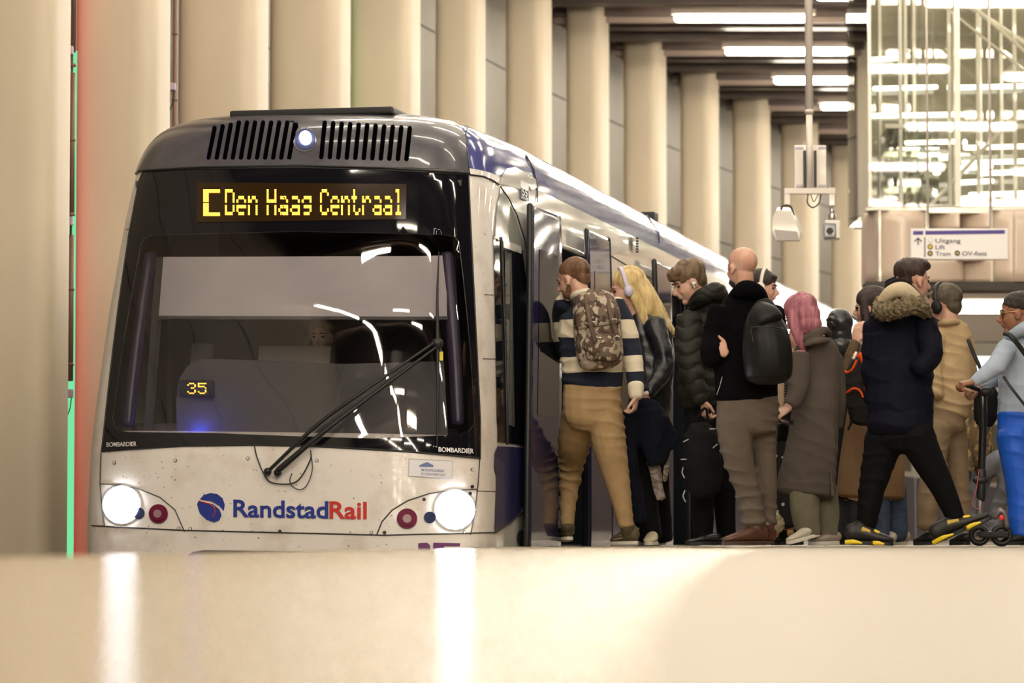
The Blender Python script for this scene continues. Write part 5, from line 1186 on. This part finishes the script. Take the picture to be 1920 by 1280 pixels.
bm = BM(); out = [(1440, 716), (1474, 712), (1476, 740), (1472, 762), (1464, 774), (1450, 779), (1440, 780)]
a_ = [bm.verts.new(tb_.p(x, y, 0)) for x, y in out]; b_ = [bm.verts.new(tb_.p(x, y, .07)) for x, y in out]; bm.faces.new(a_); bm.faces.new(b_)
for i in range(len(out)): bm.faces.new((a_[i], a_[(i+1) % len(out)], b_[(i+1) % len(out)], b_[i]))
bevel(bm, .01); obj('bag_body', bm, cloth('beige_leather', (.50, .37, .26), rough=.6, bump=.1), tb_.root)
for i, (x, y) in enumerate([(1474.5, 718+5*k) for k in range(9)]+[(1471, 765), (1467, 770), (1462, 774), (1456, 777), (1450, 779), (1444, 780)]):
    bm = BM(); dx_ = 3 if y < 762 else 1.5; tube(bm, [tb_.p(x-dx_, y, -.006), tb_.p(x+3, y+1.5, -.004)], [.006, .005], n=6, k=1); obj('stitch', bm, M_rub, tb_.root)
# ---- 14 person with the dotted skirt behind
f = Fig(23.2, 1474, 'person in a black skirt with white dots hidden behind the grey-brown coat', 'pale')
M = f.head(1502, 628, 62, 150, neck=(1502, 668, .02)); f.hair(HS, hairmat('hair_black', (.018, .012, .010), (.045, .03, .022)))
f.part('black_jacket', [[(1500, 672, 0, 22, 20), (1498, 700, 0, 34, 26), (1492, 780, 0, 34, 26), (1486, 830, 0, 34, 28)], [(1476, 700, 0, 13), (1474, 760, -.1, 12), (1470, 800, -.2, 10)]], M_black, disp=folds(.006, 10, 12, 71))
def dots(name, a, b, sc, th):
    m = mat(name, a, rough=.8); nt = m.node_tree; N = nt.nodes; L = nt.links; tc = N.new('ShaderNodeTexCoord'); v = N.new('ShaderNodeTexVoronoi'); v.inputs['Scale'].default_value = sc; v.inputs['Randomness'].default_value = .5; L.new(tc.outputs['Object'], v.inputs[0])
    g = N.new('ShaderNodeMath'); g.operation = 'LESS_THAN'; g.inputs[1].default_value = th; L.new(v.outputs['Distance'], g.inputs[0]); x = N.new('ShaderNodeMix'); x.data_type = 'RGBA'; x.inputs[6].default_value = (*a, 1); x.inputs[7].default_value = (*b, 1); L.new(g.outputs[0], x.inputs[0]); L.new(x.outputs[2], N['Principled BSDF'].inputs['Base Color']); return m
f.part('skirt', [[(1486, 815, 0, 30, 26), (1480, 870, 0, 34, 30), (1478, 930, 0, 37, 32), (1480, 984, 0, 40, 34)]], dots('dotted_skirt', (.006, .006, .008), (.6, .58, .55), 22, .26), disp=folds(.010, 14, 2, 72), cap=.2)
f.part('leggings', [[(1468, 970, 0, 9), (1468, 1008, 0, 8)], [(1496, 970, 0, 9), (1496, 1008, 0, 8)]], M_black)
f.shoe((1476, 1021, 0), (1448, 1022, .1), 24, MB, solem=M_blk); f.shoe((1504, 1021, 0), (1478, 1022, .1), 24, MB, solem=M_blk); f.done()
tf = Item('plush_charm', 22.8, 1458, 985, 'small cream fluffy bag charm near the tan clog', 'bag charm')
tf.part('charm_fluff', [[(1448, 962, 0, 6), (1456, 972, 0, 10), (1460, 985, 0, 11), (1464, 992, 0, 8)], [(1446, 966, 0, 4), (1443, 958, 0, 3)]], cloth('fluffy_cream', (.48, .42, .28), bump=.6, bs=60), body=0, disp=folds(.006, 40, 40, 75, False), voxel=.006)
bm = BM(); wire(bm, [tf.p(1450, 962, 0), tf.p(1452, 900, 0), tf.p(1460, 780, .1)], .003); obj('charm_cord', bm, M_rub, tf.root, True)
# ---- 7 person in black hood
f = Fig(25.2, 1574, 'person in a shiny black hood tied at the back, beside the pink hair', 'pale')
M = f.head(1574, 612, 60, 95, neck=(1578, 665, .02), ears=False)
f.hair([((-.08, 0, .12), (.50, .43, .46)), ((-.12, 0, -.25), (.36, .38, .42)), ((-.12, 0, -.6), (.40, .42, .36))], mat('hood_black_satin', (.02, .02, .022), rough=.28, bump=.5, bs=9, spec=.6), name='hood', disp=folds(.006, 14, 10, 81))
f.part('neck_scarf', [[(1576, 632, .0, 22, 20), (1577, 650, .0, 25, 22), (1580, 668, .0, 28, 24)]], M_black, body=0)
f.part('hood_bow', [[(1550, 600, -.16, 3), (1560, 597, -.2, 5), (1570, 602, -.2, 4)], [(1558, 604, -.2, 4), (1566, 611, -.2, 3)]], MATS['hood_black_satin'], body=0, voxel=.006)
f.part('long_black_coat', [[(1580, 660, 0, 24, 20), (1582, 690, 0, 36, 28), (1584, 780, 0, 34, 28), (1584, 930, 0, 34, 30)]], M_black, disp=folds(.008, 10, 4, 82), cap=.3)
f.part('trousers', [[(1574, 920, 0, 14), (1572, 1006, 0, 12)], [(1598, 920, 0, 15), (1600, 1006, 0, 12)]], cloth('dark_grey_denim', (.035, .037, .045)), disp=folds(.005, 12, 16, 83))
f.shoe((1582, 1021, 0), (1562, 1021, .15), 26, MB, solem=M_blk); f.shoe((1612, 1021, 0), (1590, 1021, .2), 26, MB, solem=M_blk); f.done()
# ---- 8 woman with raised hand
f = Fig(23.6, 1640, 'person with long dark hair lifting a hand to the face, tan coat', 'fair')
M = f.head(1632, 576, 70, 160, pitch=-4, neck=(1640, 630, .02))
f.hair([((-.10, 0, .20), (.47, .41, .39)), ((-.24, 0, -.05), (.34, .40, .44)), ((-.22, 0, -.45), (.30, .36, .40))], hairmat('hair_near_black', (.018, .008, .010), (.04, .018, .02)),
  chains=[[(.08, .34, .15, .10, .10), (.06, .37, -.3, .12, .13), (-.02, .34, -.85, .09, .11), (-.05, .3, -1.15, .03, .05)]], disp=folds(.005, 34, 5, 91, False))
gl = thing('glasses', f.HM @ Vector((.36, 0, .02)), 'thin silver glasses on the dark-haired person with the raised hand', 'glasses')
def specs(f, gl, m):
    for y in (.13, -.13):
        bm = BM(); tube(bm, [f.HM @ Vector((.37-.02*abs(math.cos(a)), y+.10*math.cos(a), .015+.075*math.sin(a))) for a in np.linspace(0, 2*math.pi, 15)], [.0028]*15, n=6, k=1); obj('lens_rim', bm, m, gl, True)
        bm = BM(); ellipsoid(bm, (.365, y, .015), (.006, .095, .07), f.HM, 14); obj('lens', bm, glass('lens_glass', (.85, .85, .85), .08), gl, True)
        bm = BM(); tube(bm, [f.HM @ Vector(v) for v in ((.35, y*1.75, .04), (.15, y*2.5, .04), (-.03, y*2.75, .03))], [.0028]*3, n=6, k=2); obj('temple', bm, m, gl, True)
specs(f, gl, M_steel)
f.part('brown_jacket', [[(1644, 636, .02, 24, 20), (1644, 660, .02, 40, 28), (1640, 710, .02, 42, 32), (1638, 760, .0, 44, 34)],
  [(1618, 660, -.10, 20), (1600, 700, -.20, 18), (1590, 700, -.28, 16), (1596, 668, -.30, 13), (1604, 642, -.30, 11)], [(1668, 665, .1, 19), (1676, 740, .1, 17)]], cloth('brown_corduroy', (.125, .088, .052), var=.25), disp=folds(.010, 12, 14, 92))
f.hand(1606, 640, -.30, (.12, .1, 1), (-.6, -.8, 0), L=.18, curl=18, side=1)
f.part('tan_coat', [[(1636, 750, .0, 46, 34), (1636, 800, .0, 54, 38), (1634, 870, .0, 62, 42), (1632, 930, .0, 66, 44)]], cloth('tan_wool', (.235, .145, .080), var=.12, vs=4), disp=[folds(.012, 8, 1.5, 93)], cap=.2)
f.part('jeans', [[(1652, 915, -.05, 17), (1653, 960, -.05, 17), (1652, 1004, -.05, 16)], [(1680, 915, .06, 20), (1682, 960, .06, 20), (1684, 1006, .06, 19)]], cloth('blue_denim', (.075, .105, .175), var=.35, vs=9), disp=folds(.005, 12, 14, 94))
f.shoe((1676, 1021, -.05), (1640, 1021, .1), 32, MATS['sneaker_cream']); f.shoe((1702, 1021, .06), (1664, 1022, .1), 36, mat('sneaker_beige', (.42, .34, .24), rough=.7)); f.done()
b = Item('backpack', 23.15, 1618, 760, 'black and orange backpack below the raised arm of the dark-haired person', 'backpack')
b.part('pack_body', [[(1612, 680, 0, 20, 16), (1614, 710, 0, 32, 24), (1616, 740, 0, 33, 24), (1616, 768, 0, 28, 20), (1614, 790, 0, 20, 14)]], cloth('pack_black', (.022, .020, .020)), body=0, disp=folds(.005, 12, 12, 95))
MO = cloth('orange_fabric', (.75, .085, .012), rough=.6, bump=.1)
b.part('orange_panel', [[(1612, 664, -.12, 5, 6), (1624, 680, -.13, 9, 6), (1628, 710, -.135, 10, 6), (1626, 735, -.13, 6, 5)]], MO, body=0, voxel=.006)
for pts in ([(1580, 692), (1588, 698), (1598, 692), (1606, 676)], [(1588, 736), (1600, 728), (1612, 732), (1618, 744)], [(1600, 664), (1616, 672), (1624, 690)]):
    bm = BM(); tube(bm, [b.p(x, y, -.125 if x > 1590 else -.08) for x, y in pts], [(.008, .005)]*len(pts), n=8, k=5); obj('orange_piping', bm, MO, b.root, True)
bm = BM(); tube(bm, [b.p(1600, 672, -.13), b.p(1606, 660, -.13)], [(.010, .004)]*2, n=8, k=1); obj('white_tag', bm, MATS['bud_white'], b.root, True)
b.part('loose_strap', [[(1592, 770, -.05, 2.5), (1596, 790, -.05, 2.5), (1590, 806, -.05, 2)]], M_black, body=0, voxel=.004, smooth=1)
# ---- 9 parka
f = Fig(21.6, 1700, 'person in a navy parka with a fur-edged hood striding right in black and yellow sneakers', 'fair')
M = f.head(1714, 527, 76, 28, pitch=-2, neck=(1704, 575, .02))
f.brows(M_brow)
f.hair([((-.14, 0, .25), (.44, .37, .34)), ((.10, 0, .40), (.34, .30, .19)), ((-.30, 0, .02), (.20, .29, .28))], hairmat('hair_darkbrown', (.022, .012, .010), (.06, .03, .022)), disp=[folds(.006, 24, 12, 101, False)])
MPK = cloth('navy_parka', (.005, .006, .015), rough=.7, var=.2, spec=.12)
f.part('parka', [[(1694, 566, .02, 38, 30), (1690, 596, .02, 58, 40), (1690, 640, .02, 62, 44), (1688, 700, .0, 62, 46), (1688, 760, .0, 63, 46), (1688, 800, .0, 62, 46)],
  [(1734, 606, -.08, 24), (1742, 640, -.12, 24), (1744, 668, -.16, 22), (1722, 690, -.2, 20)], [(1640, 610, .05, 22), (1636, 690, .05, 20), (1640, 750, .1, 18)], [(1744, 662, -.1, 21), (1752, 670, -.08, 17)]], MPK, disp=[puffer(.009, .17, 3, .01), folds(.006, 8, 10, 102)])
f.part('scarf', [[(1668, 540, .0, 12), (1686, 532, -.1, 12), (1708, 546, -.12, 12), (1728, 572, -.08, 11), (1738, 600, -.05, 9)], [(1668, 534, .05, 12), (1690, 528, .1, 12), (1716, 545, .14, 12)]], M_black, body=0, disp=folds(.005, 16, 16, 104))
f.part('hood_lining', [[(1654, 566, -.1, 12), (1672, 548, -.16, 15), (1694, 544, -.20, 16), (1718, 560, -.18, 12), (1732, 578, -.14, 8)]], cloth('cream_fleece', (.62, .52, .36), bump=.3, bs=60), body=0, disp=folds(.005, 14, 14, 105))
f.part('fur_trim', [[(1648, 566, -.06, 10), (1652, 584, -.18, 15), (1676, 582, -.28, 16), (1700, 574, -.30, 17), (1724, 574, -.26, 16), (1738, 588, -.14, 10)]], mat('fur_brown', (.115, .085, .050), rough=1, vcol=(.26, .21, .13), vs=40, var=.4, bump=1, bs=130), body=0, disp=[folds(.014, 60, 60, 106, False), folds(.008, 150, 150, 107, False)], voxel=.007, smooth=1)
f.part('trousers', [[(1690, 790, .0, 54, 40), (1690, 830, .0, 48, 36)], [(1662, 815, .05, 38), (1646, 870, .05, 31), (1634, 920, .05, 25), (1624, 984, .05, 20)], [(1716, 815, -.05, 36), (1744, 870, -.05, 30), (1768, 915, -.05, 24), (1790, 966, -.05, 19), (1796, 984, -.05, 17)]], cloth('black_denim', (.005, .005, .006)), disp=folds(.006, 12, 14, 108))
MBL = mat('sneaker_black', (.010, .009, .009), rough=.5); MYE = mat('sneaker_yellow', (.85, .62, .03), rough=.4)
def yel(o, N, ref, w, hh, so):
    for sg_ in (-1, 1):
        for t0, t1, z in ((.0, .34, .006), (.55, .8, .004)):
            bm = BM(); tube(bm, [N(t0, so*.4+z)+ref*sg_*w*.9*(.6 if t0 == 0 else 1), N((t0+t1)/2, so*.5+z*1.6)+ref*sg_*w*1.12, N(t1, so*.3+z)+ref*sg_*w*1.15], [(.015, .006), (.014, .006), (.006, .005)], n=8, k=3, ref=ref); obj('yellow_sole_panel', bm, MYE, o, True)
        bm = BM(); tube(bm, [N(.34, so+hh*.42)+ref*sg_*w*.80, N(.50, so+hh*.36)+ref*sg_*w*.86], [(.020, .006), (.012, .005)], n=8, k=3, ref=ref); obj('mesh_window', bm, mat('mesh_mustard', (.55, .38, .06), rough=.6), o, True)
        bm = BM(); tube(bm, [N(.60, so+hh*.40)+ref*sg_*w*.62, N(.68, so+hh*.34)+ref*sg_*w*.62], [(.009, .006)]*2, n=8, k=1, ref=ref); obj('lace_tab', bm, MYE, o, True)
f.shoe((1586, 1020, .05), (1676, 1023, .0), 56, MBL, solem=MBL, shaft=[(1622, 985, .05, 19)], extra=yel, w=.05); f.shoe((1752, 1021, -.05), (1862, 972, -.12), 50, MBL, solem=MBL, shaft=[(1790, 975, -.05, 16)], extra=yel, w=.05)
f.done()
# ---- 10 tan jacket with black headphones
f = Fig(23.0, 1782, 'person in a tan jacket and khaki trousers with black headphones, seen from behind', 'fair')
M = f.head(1768, 573, 74, 148, pitch=-8, neck=(1778, 610, .02))
f.hair([((-.13, 0, .20), (.43, .36, .37)), ((-.30, 0, -.03), (.20, .27, .26)), ((.22, 0, .30), (.16, .2, .12))], hairmat('hair_ash', (.055, .04, .026), (.13, .10, .065)), disp=folds(.003, 50, 30, 111, False))
f.hair([((.17, 0, -.34), (.20, .225, .15))], MATS['beard_dark'], name='beard', disp=folds(.001, 60, 60, 5, False))
headphones(f, 'black over-ear headphones worn above the tan jacket', M_rub, MBP, front=.03, cup=.15)
MTJ = cloth('tan_cotton', (.47, .34, .19), var=.12)
f.part('jacket', [[(1780, 602, .02, 22, 20), (1784, 622, .02, 37, 28), (1786, 660, .02, 41, 32), (1786, 710, .0, 41, 34), (1786, 755, .0, 39, 34), (1786, 770, .0, 38, 33)], [(1756, 630, -.05, 18), (1752, 690, -.08, 17), (1756, 740, -.1, 15)], [(1812, 640, .05, 17), (1818, 700, .05, 15), (1818, 750, .05, 13)]], MTJ, disp=[folds(.010, 9, 18, 112)])
f.part('collar', [[(1762, 606, -.02, 6), (1775, 603, -.085, 7), (1790, 603, -.075, 7), (1799, 608, .02, 6)]], MTJ, body=0)
f.part('trousers', [[(1776, 765, .0, 34, 30), (1776, 800, .0, 36, 32)], [(1762, 800, -.04, 26), (1750, 870, -.04, 23), (1740, 930, -.04, 20), (1738, 985, -.04, 19)], [(1790, 800, .06, 25), (1796, 870, .06, 21), (1802, 930, .06, 17), (1806, 985, .06, 15)]], cloth('khaki_twill', (.275, .20, .125), var=.12), disp=folds(.007, 12, 18, 113))
f.shoe((1750, 1021, -.04), (1716, 1022, .1), 32, MBL, solem=M_blk); f.shoe((1816, 1021, .06), (1784, 1022, .2), 30, MBL, solem=M_blk); f.done()
b = Item('shoulder_bag', 22.85, 1835, 690, 'black strap and small black bag hanging beside the tan jacket', 'bag')
bm = BM(); tube(bm, [b.p(1815, 636, 0), b.p(1826, 664, 0), b.p(1838, 690, 0), b.p(1848, 720, 0)], [(.012, .004), (.014, .004), (.012, .004), (.008, .004)], n=8, k=3); obj('strap', bm, M_rub, b.root, True)
b.part('bag_body', [[(1848, 722, 0, 16, 12), (1850, 745, 0, 24, 14), (1848, 775, 0, 24, 14), (1846, 795, 0, 18, 10)]], M_black, body=0, disp=folds(.004, 14, 14, 115))
# ---- 12 crouching person behind
f = Fig(24.8, 1850, 'person bending low in washed grey jeans and a mottled brown top behind the scooter', 'fair')
M = f.head(1843, 752, 56, 190, pitch=-30, neck=(1838, 780, .02)); f.hair(HS, MATS['hair_near_black'])
f.part('mottled_top', [[(1834, 776, .0, 18, 18), (1832, 800, .0, 28, 26), (1834, 840, .0, 28, 26), (1842, 866, .0, 26, 24)], [(1816, 800, -.05, 12), (1812, 850, -.1, 11), (1818, 880, -.15, 10)]], camo('mottled_brown', [(.12, .075, .03), (.28, .19, .07), (.05, .035, .02)], 14), disp=folds(.006, 12, 12, 121))
f.part('jeans', [[(1848, 862, .0, 26, 26), (1856, 880, .0, 28, 26)], [(1850, 880, -.1, 21), (1880, 860, -.2, 18), (1886, 905, -.15, 17), (1868, 960, -.05, 15), (1862, 1002, -.05, 14)], [(1846, 880, .05, 21), (1832, 930, .05, 18), (1826, 1000, .1, 15)]], cloth('washed_grey_denim', (.20, .21, .25), var=.3, vs=9), disp=folds(.008, 12, 16, 122))
f.shoe((1876, 1021, 0), (1846, 1022, 0), 30, MATS['sneaker_taupe']); f.shoe((1838, 1021, .1), (1810, 1022, .1), 28, MATS['sneaker_taupe']); f.done()
# ---- 11 boy in the blue hoodie
f = Fig(21.9, 1900, 'person in glasses, a pale blue hoodie and bright blue trousers holding the scooter', 'brown')
M = f.head(1904, 588, 74, 176, pitch=-6, neck=(1914, 625, .02))
f.brows(M_brow, .02)
f.hair([((-.13, 0, .23), (.44, .37, .35)), ((-.30, 0, .0), (.20, .29, .26))], hairmat('hair_coal', (.012, .009, .008), (.03, .022, .018)), disp=folds(.004, 60, 60, 131, False))
gl = thing('glasses', f.HM @ Vector((.36, 0, .02)), 'thin bronze glasses on the face of the person in the pale blue hoodie', 'glasses'); specs(f, gl, mat('bronze', (.35, .2, .1), rough=.3, metal=1))
MH = cloth('pale_blue_fleece', (.38, .45, .56), var=.1, vs=5)
f.part('hoodie', [[(1916, 618, .02, 30, 26), (1920, 645, .02, 48, 34), (1922, 690, .02, 50, 38), (1920, 740, .0, 50, 38), (1918, 780, .0, 50, 38)],
  [(1888, 652, -.12, 20), (1868, 684, -.2, 19), (1848, 700, -.24, 16), (1826, 716, -.26, 12)], [(1890, 655, .15, 18), (1874, 700, .2, 16), (1850, 722, .1, 13), (1834, 726, -.02, 10)]], MH, disp=[folds(.008, 9, 12, 132)])
f.part('hood', [[(1890, 634, -.04, 9), (1908, 622, -.12, 12), (1930, 614, -.12, 15), (1940, 630, .0, 14)]], MH, body=0, disp=folds(.005, 12, 12, 133))
f.hand(1824, 716, -.26, (-.9, -.2, -.15), (-.1, -.3, 1), L=.16, curl=50); f.hand(1834, 727, -.02, (-.8, -.2, -.3), (-.1, -.3, 1), L=.15, curl=50, side=-1)
MBB = cloth('bright_blue_nylon', (.010, .105, .62), rough=.5, var=.15, vs=5, spec=.4)
f.part('trousers', [[(1920, 776, .0, 52, 38), (1918, 820, .0, 50, 38)], [(1900, 815, -.06, 34), (1908, 870, -.06, 31), (1914, 930, -.06, 27), (1914, 1000, -.06, 24)], [(1936, 815, .08, 32), (1940, 880, .08, 30), (1944, 1000, .08, 24)]], MBB, disp=folds(.010, 9, 14, 134))
f.shoe((1928, 1021, -.06), (1880, 1022, -.16), 32, MBL, solem=M_blk); f.shoe((1956, 1021, .08), (1912, 1022, .08), 32, MBL, solem=M_blk); f.done()
b = Item('crossbody_strap', 21.6, 1900, 700, 'black crossbody strap over the pale blue hoodie', 'bag strap')
bm = BM(); tube(bm, [b.p(1882, 624, -.0), b.p(1898, 632, -.05), b.p(1925, 668, .0)], [(.016, .004)]*3, n=8, k=4); obj('upper_strap', bm, M_rub, b.root, True)
bm = BM(); tube(bm, [b.p(1882, 706, .08), b.p(1897, 728, .04), b.p(1930, 770, .05)], [(.009, .004)]*3, n=8, k=4); obj('lower_strap', bm, M_rub, b.root, True)
# scooter
b = Item('electric_scooter', 21.75, 1850, 1020, 'folded black and grey electric scooter held upright at the right of the queue', 'scooter')
def sc(name, fn, m, sm=True):
    bm = BM(); fn(bm); return obj(name, bm, m, b.root, sm)
sc('stem', lambda bm: tube(bm, [b.p(1842, 740, 0), b.p(1843, 800, 0), b.p(1840, 890, 0)], [.030, .026, .024], n=14, k=2), MB)
sc('lower_stem', lambda bm: tube(bm, [b.p(1838, 930, 0), b.p(1836, 985, 0)], [.024, .026], n=14, k=1), mat('scooter_grey', (.20, .18, .18), rough=.3, metal=.5))
sc('fold_joint', lambda bm: (tube(bm, [b.p(1840, 885, 0), b.p(1839, 935, 0)], [.032, .028], n=12, k=1), ellipsoid(bm, b.p(1838, 900, -.01), (.05, .03, .03))), M_rub)
sc('handlebar', lambda bm: tube(bm, [b.p(1812, 722, -.1), b.p(1842, 732, 0), b.p(1862, 728, .12)], [.014, .014, .014], n=10, k=3), M_rub)
sc('display_unit', lambda bm: ellipsoid(bm, b.p(1848, 734, -.03), (.05, .04, .03)), M_rub)
sc('brake_cable', lambda bm: wire(bm, [b.p(1836, 880, -.03), b.p(1830, 920, -.04), b.p(1822, 945, -.03), b.p(1834, 955, -.03)], .003), mat('cable_red', (.45, .08, .07), rough=.4))
sc('deck', lambda bm: (bx(bm, b.p(1836, 1008, -.06), b.p(1886, 996, .08)), bevel(bm, .01)), MB, False)
for x, y, r in ((1836, 1003, 15), (1878, 1003, 16)):
    def wheel(bm, x=x, y=y, r=r):
        c = b.p(x, y, -.02); R_ = r*b.k; tube(bm, [c+Vector((math.cos(a)*R_, 0, math.sin(a)*R_)) for a in np.linspace(0, 2*math.pi, 25)], [.018]*25, n=8, k=1)
    sc('wheel', wheel, M_rub)
sc('rear_fender', lambda bm: tube(bm, [b.p(1866, 968, -.04), b.p(1876, 957, -.05), b.p(1884, 966, -.05), b.p(1887, 985, -.05)], [(.02, .03)]*4, n=10, k=3), MATS['scooter_grey'])
sc('tail_light', lambda bm: ellipsoid(bm, b.p(1878, 970, -.09), (.015, .01, .018)), mat('tail_red', (.6, .03, .02), rough=.2, emit=.3))
# ---- driver behind the windscreen
f = Fig(22.9, 600, 'driver seen faintly behind the windscreen of the train', 'pale')
M = f.head(601, 632, 66, 262, pitch=-4, neck=(601, 690, .02)); f.brows(M_brow); f.hair(HS, MATS['hair_brown'])
f.part('dark_jacket', [[(601, 685, 0, 24, 20), (601, 705, 0, 56, 30), (601, 760, 0, 62, 34), (601, 830, 0, 60, 34)], [(546, 712, 0, 19), (536, 780, -.1, 17), (560, 820, -.4, 14)], [(656, 712, 0, 19), (666, 780, -.1, 17), (640, 820, -.4, 14)]], M_black, disp=folds(.006, 10, 12, 141))
f.part('trousers', [[(601, 830, 0, 50, 30), (601, 880, -.1, 48, 30)], [(578, 870, -.1, 24), (570, 890, -.45, 22), (572, 1000, -.45, 16)], [(624, 870, -.1, 24), (630, 890, -.45, 22), (628, 1000, -.45, 16)]], M_black)
f.done(.009)
